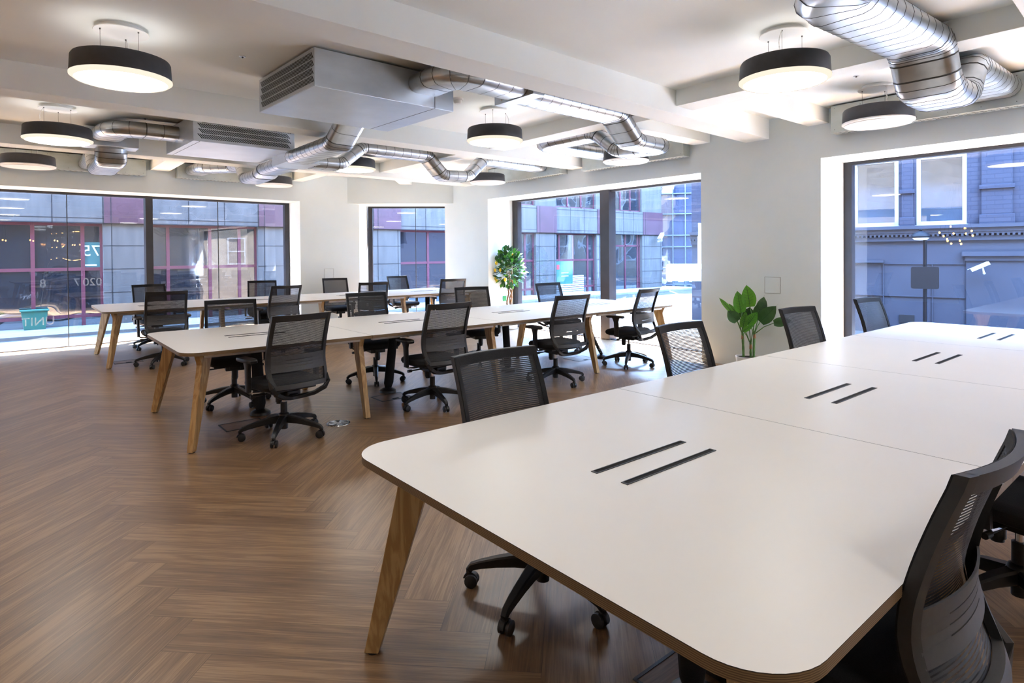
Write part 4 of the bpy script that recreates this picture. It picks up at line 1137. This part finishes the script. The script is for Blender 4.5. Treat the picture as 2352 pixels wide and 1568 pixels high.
#@@PLANTSEND@@
#@@OUTSIDE@@
# ------------------------------------------------------------------ outside
ZG = -.10
mb = MB(); mb.box((-14, -16, ZG - .3), (45, 45, ZG)); g_ = mb.build('street', M['asphalt']); tag(g_, kind='structure')
def slab(name, poly, z0, z1, m_, label=None):
    o = MB().prism(poly, z0, z1).build(name, m_); tag(o, kind='structure'); return o
slab('pavement', [(-8, 12.25), (5.8, 12.6), (7.0, 11.7), (8.2, 13.1), (7.2, 13.9), (-8, 13.9)], ZG, ZG + .06, M['paving'])
slab('pavement', [(7.0, 11.7), (7.9, 11.1), (7.9, -10), (10.2, -10), (10.2, 11.6), (8.2, 13.1)], ZG, ZG + .06, M['paving_bounce'])
slab('pavement', [(-10, 14.6), (22.3, 14.6), (22.3, 16.2), (-10, 16.2)], ZG, ZG + .06, M['paving'])
def line(name, a, b_, w_, m_, label):
    a, b_ = Vector((*a, 0)), Vector((*b_, 0)); t_ = (b_ - a).normalized(); n_ = Vector((-t_.y, t_.x, 0)) * w_ / 2
    o = MB().prism([(a - n_)[:2], (b_ - n_)[:2], (b_ + n_)[:2], (a + n_)[:2]], ZG + .001, ZG + .004).build(name, m_)
    tag(o, label, 'road marking'); return o
line('road_line', (10.9, 8.35), (12.4, 7.6), .10, M['roadpaint'], 'white line across the blue grey road outside the right window')
line('road_line', (11.0, 7.75), (11.5, 7.55), .22, M['roadpaint'], 'short broad white mark on the road nearest the middle window')
line('road_line', (11.4, 9.6), (13.2, 11.6), .08, M['yellow'], 'yellow kerb line outside the window beyond the middle table')

# stone office building across the street (face y = 16)
bl = thing('office_building', (0, 16, ZG), 0, 'pale stone office building with maroon framed windows across the street', 'building')
D0, D1 = 0.0, 1.2
HT = 6.6
OP = [(-3.6, -2.2), (-1.15, 1.53), (2.43, 4.82), (5.72, 8.02), (8.92, 11.5), (12.3, 14.36), (15.35, 17.53), (18.48, 20.35)]
piers = [(-9, -3.6)] + [(OP[i][1], OP[i + 1][0]) for i in range(len(OP) - 1)] + [(20.35, 21.7)]
UP = [(a - .12, b_ + .3) for a, b_ in OP]
z = lambda q: q - ZG
mb = MB()
for a, b_ in piers: mb.box((a, D0, 0), (b_, D1, z(2.19)))
mb.box((-9, D0 - .04, z(2.19)), (21.7, D1, z(3.15)))
for (a, b_), (c_, d_) in zip([(-9, OP[0][0])] + [(o_[1], 0) for o_ in OP], [(o_[0], 0) for o_ in OP] + [(21.7, 0)]):
    mb.box((b_ if False else a, D0 + .02, z(3.15)), (c_, D1, z(4.45)))
mb.box((-9, D0 - .04, z(4.45)), (21.7, D1, HT))
# joints as fine dark strips
def vj(x, z0, z1, y_=D0): mb.box((x - .008, y_ - .003, z0), (x + .008, y_ + .01, z1), 1)
def hj(x0, x1, z_, y_=D0, h_=.007): mb.box((x0, y_ - .003, z_ - h_), (x1, y_ + .01, z_ + h_), 1)
hj(-9, 21.7, z(2.30), D0 - .04); hj(-9, 21.7, z(3.06), D0 - .04); hj(-9, 21.7, z(2.195), D0 - .04, .012)
for a, b_ in piers:
    for zz in (1.70, 1.18, .66, .14): hj(a, b_, z(zz))
    if b_ - a < 2:
        vj(a + .16, 0, z(2.19)); vj(b_ - .08, 0, z(2.19))
for o_ in OP:
    n = 3
    for k in range(n + 1): vj(o_[0] + (o_[1] - o_[0]) * (k / n), z(2.19), z(3.15), D0 - .04)
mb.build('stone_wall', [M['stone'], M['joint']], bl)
for a, b_ in piers[1:]:
    if b_ - a < 2:
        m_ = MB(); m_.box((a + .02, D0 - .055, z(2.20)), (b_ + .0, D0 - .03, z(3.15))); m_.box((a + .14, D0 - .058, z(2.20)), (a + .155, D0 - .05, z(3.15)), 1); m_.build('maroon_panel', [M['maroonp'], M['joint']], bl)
for k, (a, b_) in enumerate(OP):
    fr = MB(); y_ = D0 + .12
    fr.box((a, y_, 0), (a + .05, y_ + .08, z(2.19))); fr.box((b_ - .05, y_, 0), (b_, y_ + .08, z(2.19))); fr.box((a + .05, y_ + .003, z(2.13)), (b_ - .05, y_ + .078, z(2.19)))
    nm = 3 if k != 1 else 3
    ms = [a + (b_ - a) * q for q in ((.40, .80) if k != 1 else (.545, .865))]
    if k == 2: ms = [2.81, 3.72, 4.40]
    if k == 6: ms = [15.62, 16.35, 17.16]
    for x in ms: fr.box((x - .035, y_, 0), (x + .035, y_ + .08, z(2.13)))
    for zz in (1.19, .17): fr.box((a + .05, y_ + .006, z(zz) - .035), (b_ - .05, y_ + .07, z(zz) + .035))
    if k == 7: fr = MB(); [fr.box((x - .03, y_, 0), (x + .03, y_ + .08, z(2.19))) for x in (18.5, 19.4, 20.2, 20.33)]; fr.box((a, y_, z(1.70)), (b_, y_ + .08, z(1.76)))
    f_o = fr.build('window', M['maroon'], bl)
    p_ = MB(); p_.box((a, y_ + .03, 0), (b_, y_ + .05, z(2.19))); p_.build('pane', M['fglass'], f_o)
    uf = MB(); aa, bb_ = OP[k]
    for x in [aa, aa + (bb_ - aa) / 3, aa + (bb_ - aa) * 2 / 3, bb_]: uf.box((x - .03, y_, z(3.15)), (x + .03, y_ + .06, z(4.45)))
    uf.box((aa, y_, z(3.15)), (bb_, y_ + .06, z(3.2))); u_o = uf.build('upper_window', M['maroon'], bl)
    p_ = MB(); p_.box((aa, y_ + .03, z(3.15)), (bb_, y_ + .05, z(4.45))); p_.build('pane', M['fglass'], u_o)
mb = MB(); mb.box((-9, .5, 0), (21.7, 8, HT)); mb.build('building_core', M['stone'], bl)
# louvres
mb = MB()
for k in range(9): mb.box((15.45, .10, z(.55) - k * .075), (16.9, .14, z(.60) - k * .075))
mb.build('louvre', M['board_white'], bl)

# reflections in the shop windows built as solid things: teal number board (mirrored digits), green bins
t_ = thing('reflected_board', (1.36, 16.145, 1.225), 0, 'teal board with large mirrored number 75, painted reflection in the left shop window', 'sign')
mb = MB(); mb.box((-.17, 0, 0), (.12, .02, .55)); mb.build('board', M['teal'], t_)
def txt(s_, size, parent, loc, m_, mirror=True, name='lettering', rz=0, ext=.002, shear=0):
    cu = bpy.data.curves.new(name, 'FONT'); cu.body = s_; cu.size = size; cu.extrude = ext; cu.shear = shear
    tmp = bpy.data.objects.new('tmp', cu); C.objects.link(tmp)
    dg = bpy.context.evaluated_depsgraph_get(); me = bpy.data.meshes.new_from_object(tmp.evaluated_get(dg)); bpy.data.objects.remove(tmp)
    bm = bmesh.new(); bm.from_mesh(me)
    for v in bm.verts:
        x, y, z_ = v.co; v.co = (-x if mirror else x, -z_, y)
    if mirror: bmesh.ops.reverse_faces(bm, faces=bm.faces)
    bm.to_mesh(me); bm.free(); me.name = name; me.materials.clear(); me.materials.append(m_)
    o = bpy.data.objects.new(name, me); C.objects.link(o); o.location = loc; o.rotation_euler = (0, 0, rz)
    if parent: o.parent = parent
    return o
txt('75', .34, t_, (.135, -.006, .25), M['board_white'])
mb = MB(); mb.box((-.16, -.005, .03), (.06, -.001, .065)); mb.build('board_strip', M['board_white'], t_)
t_ = thing('reflected_bin', (.32, 15.92, ZG + .06), 0, 'teal green box standing in for bins reflected in the left shop window', 'reflection')  # solid box put where the glass mirrors green bins
mb = MB(); rings = [[(x * s_, y * s_ * .8, z_) for x, y in ((-.22, -.14), (.22, -.14), (.22, .14), (-.22, .14))] for z_, s_ in ((0, .8), (.38, 1.0))]
mb.loft(rings, 0, False); mb.build('reflected_bin_body', M['greenbin'], t_, .01)
mb = MB(); mb.box((-.24, -.13, .38), (.24, .13, .41)); mb.build('reflected_bin_rim', M['greenbin'], t_, .005)
t_ = thing('window_poster', (15.45, 16.095, .30), 0, 'green panel with red badge, painted reflection in the shop window past the lemon tree', 'poster')  # thin panel painted in place of dark green reflections in the pane
mb = MB(); mb.box((0, 0, 0), (.85, .012, .85)); mb.build('reflection_sheet', M['greenbin'], t_)
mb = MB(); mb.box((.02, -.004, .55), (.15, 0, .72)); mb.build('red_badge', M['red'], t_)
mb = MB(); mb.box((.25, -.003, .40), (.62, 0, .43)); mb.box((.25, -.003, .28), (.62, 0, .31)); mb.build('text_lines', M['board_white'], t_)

# faint lettering on the left window glass, made to be read from the street
gy = lambda x: YBG(x) - .012
t_ = thing('window_lettering', (0, 0, 0), 0, 'faint mirrored outline lettering on the left window glass', 'lettering')
for s_, x, z_, sz in (('020', 1.14, .98, .24), ('8', .40, .98, .24), ('7', .84, .98, .24), ('UNIT', .50, .38, .24)):
    cu = None
    txt(s_, sz * .75, t_, (x, gy(x), z_), M['etch'], True, 'letters', math.atan(SL), .0008)

# blue painted brick building on the right, its face turned a little
A_, B_ = 13.6, -.204
th = math.atan2(1, B_)      # direction of the face
bb_o = thing('brick_building', (A_, 0, ZG), th, 'blue painted brick building with white windows across the road', 'building')
# local x runs along the face (away from us), local -y... outward normal to the street is +y local rotated: pick outward sign
fx = lambda Y: Y / math.sin(th)
OUT = 1   # local +y points towards the room
W1 = (fx(4.07), fx(4.80)); W2 = (fx(3.07), fx(3.80)); zt, zs = z(3.17), z(1.91)
mb = MB(); XL_, XR_ = -9.0, fx(8.0)
mb.box((XL_, -6, 0), (XR_, 0, z(1.72)), 1)
cuts = [XL_, W2[0], W2[1], W1[0], W1[1], XR_]
for i in (0, 2, 4): mb.box((cuts[i], -.5, z(1.72)), (cuts[i + 1], 0, 6.6), 0)
for W_ in (W1, W2): mb.box((W_[0], -.5, zt), (W_[1], 0, 6.6), 0); mb.box((W_[0], -.5, z(1.72)), (W_[1], 0, zs), 0)
mb.box((XL_, -6, 6.4), (XR_, -.45, 6.6), 0); mb.box((XL_, -6, z(1.72)), (XR_, -1.6, 6.4), 0)
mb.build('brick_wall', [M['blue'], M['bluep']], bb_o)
mb = MB()    # pilasters and string courses
for a, b_ in ((W2[0] - .62, W2[0] - .20), (W2[1] + .05, W1[0] - .05), (W1[1] + .05, W1[1] + .4)):
    mb.box((a, 0, z(1.88)), (b_, .05, 6.3)); mb.box((a - .03, 0, z(1.88)), (b_ + .03, .08, z(2.06))); mb.box((a - .03, 0, z(2.50)), (b_ + .03, .085, z(2.57)))
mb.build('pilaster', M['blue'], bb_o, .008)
mb = MB(); mb.box((XL_, 0, z(1.84)), (XR_, .14, z(1.90))); mb.box((XL_, 0, z(1.77)), (XR_, .10, z(1.84))); mb.box((XL_, 0, z(1.62)), (XR_, .05, z(1.70)))
q = XL_
while q < XR_:
    mb.box((q, .04, z(1.70)), (q + .035, .085, z(1.735))); q += .07
mb.box((XL_, 0, z(1.735)), (XR_, .085, z(1.77)))
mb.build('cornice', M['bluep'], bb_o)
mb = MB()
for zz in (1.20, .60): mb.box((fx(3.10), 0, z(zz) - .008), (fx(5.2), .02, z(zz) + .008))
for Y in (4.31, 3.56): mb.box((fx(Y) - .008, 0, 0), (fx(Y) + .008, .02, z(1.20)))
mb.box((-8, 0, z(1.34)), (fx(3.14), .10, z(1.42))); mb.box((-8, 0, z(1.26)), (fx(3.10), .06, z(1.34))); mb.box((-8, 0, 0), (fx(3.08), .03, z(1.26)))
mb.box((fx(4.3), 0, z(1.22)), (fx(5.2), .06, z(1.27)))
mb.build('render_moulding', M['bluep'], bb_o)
mb = MB(); mb.box((fx(3.83), .0, z(.10)), (fx(4.06), .02, z(.25))); mb.build('air_brick', M['joint'], bb_o)
for W_ in (W1, W2):
    mb = MB(); f_ = .065; y0, y1 = -.09, -.01
    mb.box((W_[0], y0, zs), (W_[0] + f_, y1, zt)); mb.box((W_[1] - f_, y0, zs), (W_[1], y1, zt)); mb.box((W_[0] + f_, y0, zt - f_), (W_[1] - f_, y1, zt)); mb.box((W_[0] + f_, y0, zs), (W_[1] - f_, y1, zs + f_))
    mb.box((W_[0] - .02, -.05, zs - .03), (W_[1] + .02, .04, zs))
    wo = mb.build('window', M['winwhite'], bb_o, .006)
    mb = MB(); mb.box((W_[0], -.07, zs), (W_[1], -.06, zt)); mb.build('pane', M['glass'], wo)
    mb = MB(); mb.box((W_[0] - .1, -.6, zs - .1), (W_[1] + .1, -.55, zt + .1)); mb.build('blind', M['curtain'], wo)

# glass office tower at the end of the street
tw = thing('glass_building', (22.97, 16.0, ZG), R(-53), 'blue glass office building at the end of the street', 'building')
mb = MB(); mb.box((-.85, .1, 0), (7, 6, 8.5)); mb.build('glazing', M['tglass'], tw)
mb = MB()
for zz in (.0, .71, 1.70, 2.21, 3.17, 4.08, 5.0, 5.9): mb.box((-.85, 0, z(zz) - .024), (7, .12, z(zz) + .024))
for k in range(15): mb.box((-.85 + k * .54 + .02, 0, z(0)), (-.85 + k * .54 + .058, .12, 8.5))
mb.build('curtain_wall_bars', M['bluegrey'], tw)
mb = MB()
for k in range(12): mb.box((-.8 + k * .5, .0, .0), (-.7 + k * .5, .1, z(.0)))
mb.build('shopfront_posts', M['bluegrey'], tw)
for k, (x, wd_) in enumerate(((-.9, .18), (-.5, .18), (-.05, .24), (.42, .24))):
    mb = MB(); mb.box((x, -.02, z(.12)), (x + wd_, 0, z(.32))); mb.build('shop_poster', M['board_white'], tw)

# brick terrace closing the street behind the camera: it is what the shop windows mirror
tr_ = thing('terrace_building', (4, -17, ZG), R(8), 'buff brick terrace down the street, seen only mirrored in the shop windows', 'building')
mb = MB(); mb.box((0, -5, 0), (26, 0, 9)); mb.build('brick_wall', M['buff'], tr_)
for k in range(9):
    for zz in (1.0, 3.8, 6.4):
        mb = MB(); x = 1 + k * 2.7
        for a in ((x, zz, x + .08, zz + 1.7), (x + 1.0, zz, x + 1.08, zz + 1.7), (x + .08, zz, x + 1.0, zz + .08), (x + .08, zz + 1.62, x + 1.0, zz + 1.7), (x + .08, zz + .8, x + 1.0, zz + .87)): mb.box((a[0], .0, a[1]), (a[2], .06, a[3]))
        w_o = mb.build('window', M['winwhite'], tr_)
        mb = MB(); mb.box((x + .08, .0, zz + .08), (x + 1.0, .02, zz + 1.62)); mb.build('pane', M['signgrey'], w_o)

tr_ = thing('terrace_building', (33, 20, ZG), R(-95), 'buff brick terrace closing the far end of the street, mirrored in the shop windows', 'building')
mb = MB(); mb.box((0, 0, 0), (34, 5, 10)); mb.build('brick_wall', M['buff'], tr_)
for k in range(11):
    for zz in (1.0, 4.0, 7.0):
        mb = MB(); x = 1 + k * 3.0
        for a in ((x, zz, x + .12, zz + 2.1), (x + 1.3, zz, x + 1.42, zz + 2.1), (x + .12, zz, x + 1.3, zz + .12), (x + .12, zz + 1.98, x + 1.3, zz + 2.1), (x + .12, zz + 1.0, x + 1.3, zz + 1.1)): mb.box((a[0], -.06, a[1]), (a[2], .0, a[3]))
        w_o = mb.build('window', M['winwhite'], tr_)
        mb = MB(); mb.box((x + .12, -.02, zz + .12), (x + 1.3, 0, zz + 1.98)); mb.build('pane', M['signgrey'], w_o)

# white hanging sign, lamps, cameras
t_ = thing('street_sign', (11.0, 7.45, .84), R(-60), 'bright white rounded sign panel at the edge of the middle window', 'sign')
mb = MB(); poly = rrect(-.45, 0, .45, .36, .05, .05, 6)
mb.add([(x, -.02, y) for x, y in poly] + [(x, .02, y) for x, y in poly], [tuple(range(len(poly))), tuple(range(2 * len(poly) - 1, len(poly) - 1, -1))] + [(i, (i + 1) % len(poly), len(poly) + (i + 1) % len(poly), len(poly) + i) for i in range(len(poly))])
mb.build('sign_panel', M['board_white'], t_)
mb = MB(); mb.cyl((.3, 0, -.94), (.3, 0, 0), .025, seg=12); mb.build('post', M['bluegrey'], t_)
t_ = thing('street_lamp', (11.5, 3.285, ZG), 0, 'dark blue street lamp with a domed head outside the right window', 'street lamp')
mb = MB(); mb.cyl((0, 0, 0), (0, 0, 1.76), .030, .026, 16); mb.cyl((0, 0, 0), (0, 0, .35), .045, .04, 16); mb.build('post', M['slate'], t_)
mb = MB(); mb.lathe([(0, .19), (.018, .185), (.024, .165), (.016, .15), (.04, .14), (.115, .10), (.135, .055), (.12, .035)], 28, (.0, .06, 1.72)); mb.build('lamp_head', M['slate'], t_)
mb = MB(); mb.lathe([(.12, .035), (.09, .0), (0, -.012)], 28, (0, .06, 1.72)); mb.build('lamp_glass', M['board_white'], t_)
t_ = thing('parking_sign', (11.44, 3.27, 1.0), R(-72), 'grey rounded back of a sign plate fixed on the street lamp post', 'sign')
mb = MB(); poly = rrect(-.19, -.18, .19, .18, .03, .03, 5)
mb.add([(x, -.006, y) for x, y in poly] + [(x, .006, y) for x, y in poly], [tuple(range(len(poly))), tuple(range(2 * len(poly) - 1, len(poly) - 1, -1))] + [(i, (i + 1) % len(poly), len(poly) + (i + 1) % len(poly), len(poly) + i) for i in range(len(poly))])
sp_ = mb.build('sign_plate', M['signgrey'], t_)
mb = MB(); mb.box((-.19, .006, .08), (.19, .015, .10)); mb.box((-.19, .006, -.10), (.19, .015, -.08)); mb.box((-.03, .006, -.17), (.03, .02, .17)); mb.build('bracket', M['slate'], t_)
def cctv(loc, rz, label, s_=1):
    t_ = thing('security_camera', loc, rz, label, 'camera')
    mb = MB(); mb.box((-.14 * s_, -.035 * s_, -.03 * s_), (.14 * s_, .035 * s_, .03 * s_)); mb.box((-.12 * s_, -.042 * s_, .03 * s_), (.18 * s_, .042 * s_, .038 * s_))
    o = mb.build('camera_body', M['board_white'], t_, .005); o.rotation_euler = (0, R(28), 0)
    mb = MB(); mb.cyl((-.03 * s_, 0, -.02 * s_), (-.05 * s_, .0, -.11 * s_), .015 * s_, seg=10); mb.cyl((-.05 * s_, 0, -.11 * s_), (-.05 * s_, -.10 * s_, -.12 * s_), .02 * s_, seg=10); mb.build('bracket', M['board_white'], t_)
cctv((12.80, 2.84, 1.16), R(100), 'white security camera on the blue wall right of the street lamp')
cctv((21.2, 15.66, 2.13), R(200), 'white security camera high on the stone pier at the end of the facade', 1.8)
#@@OUTSIDEEND@@
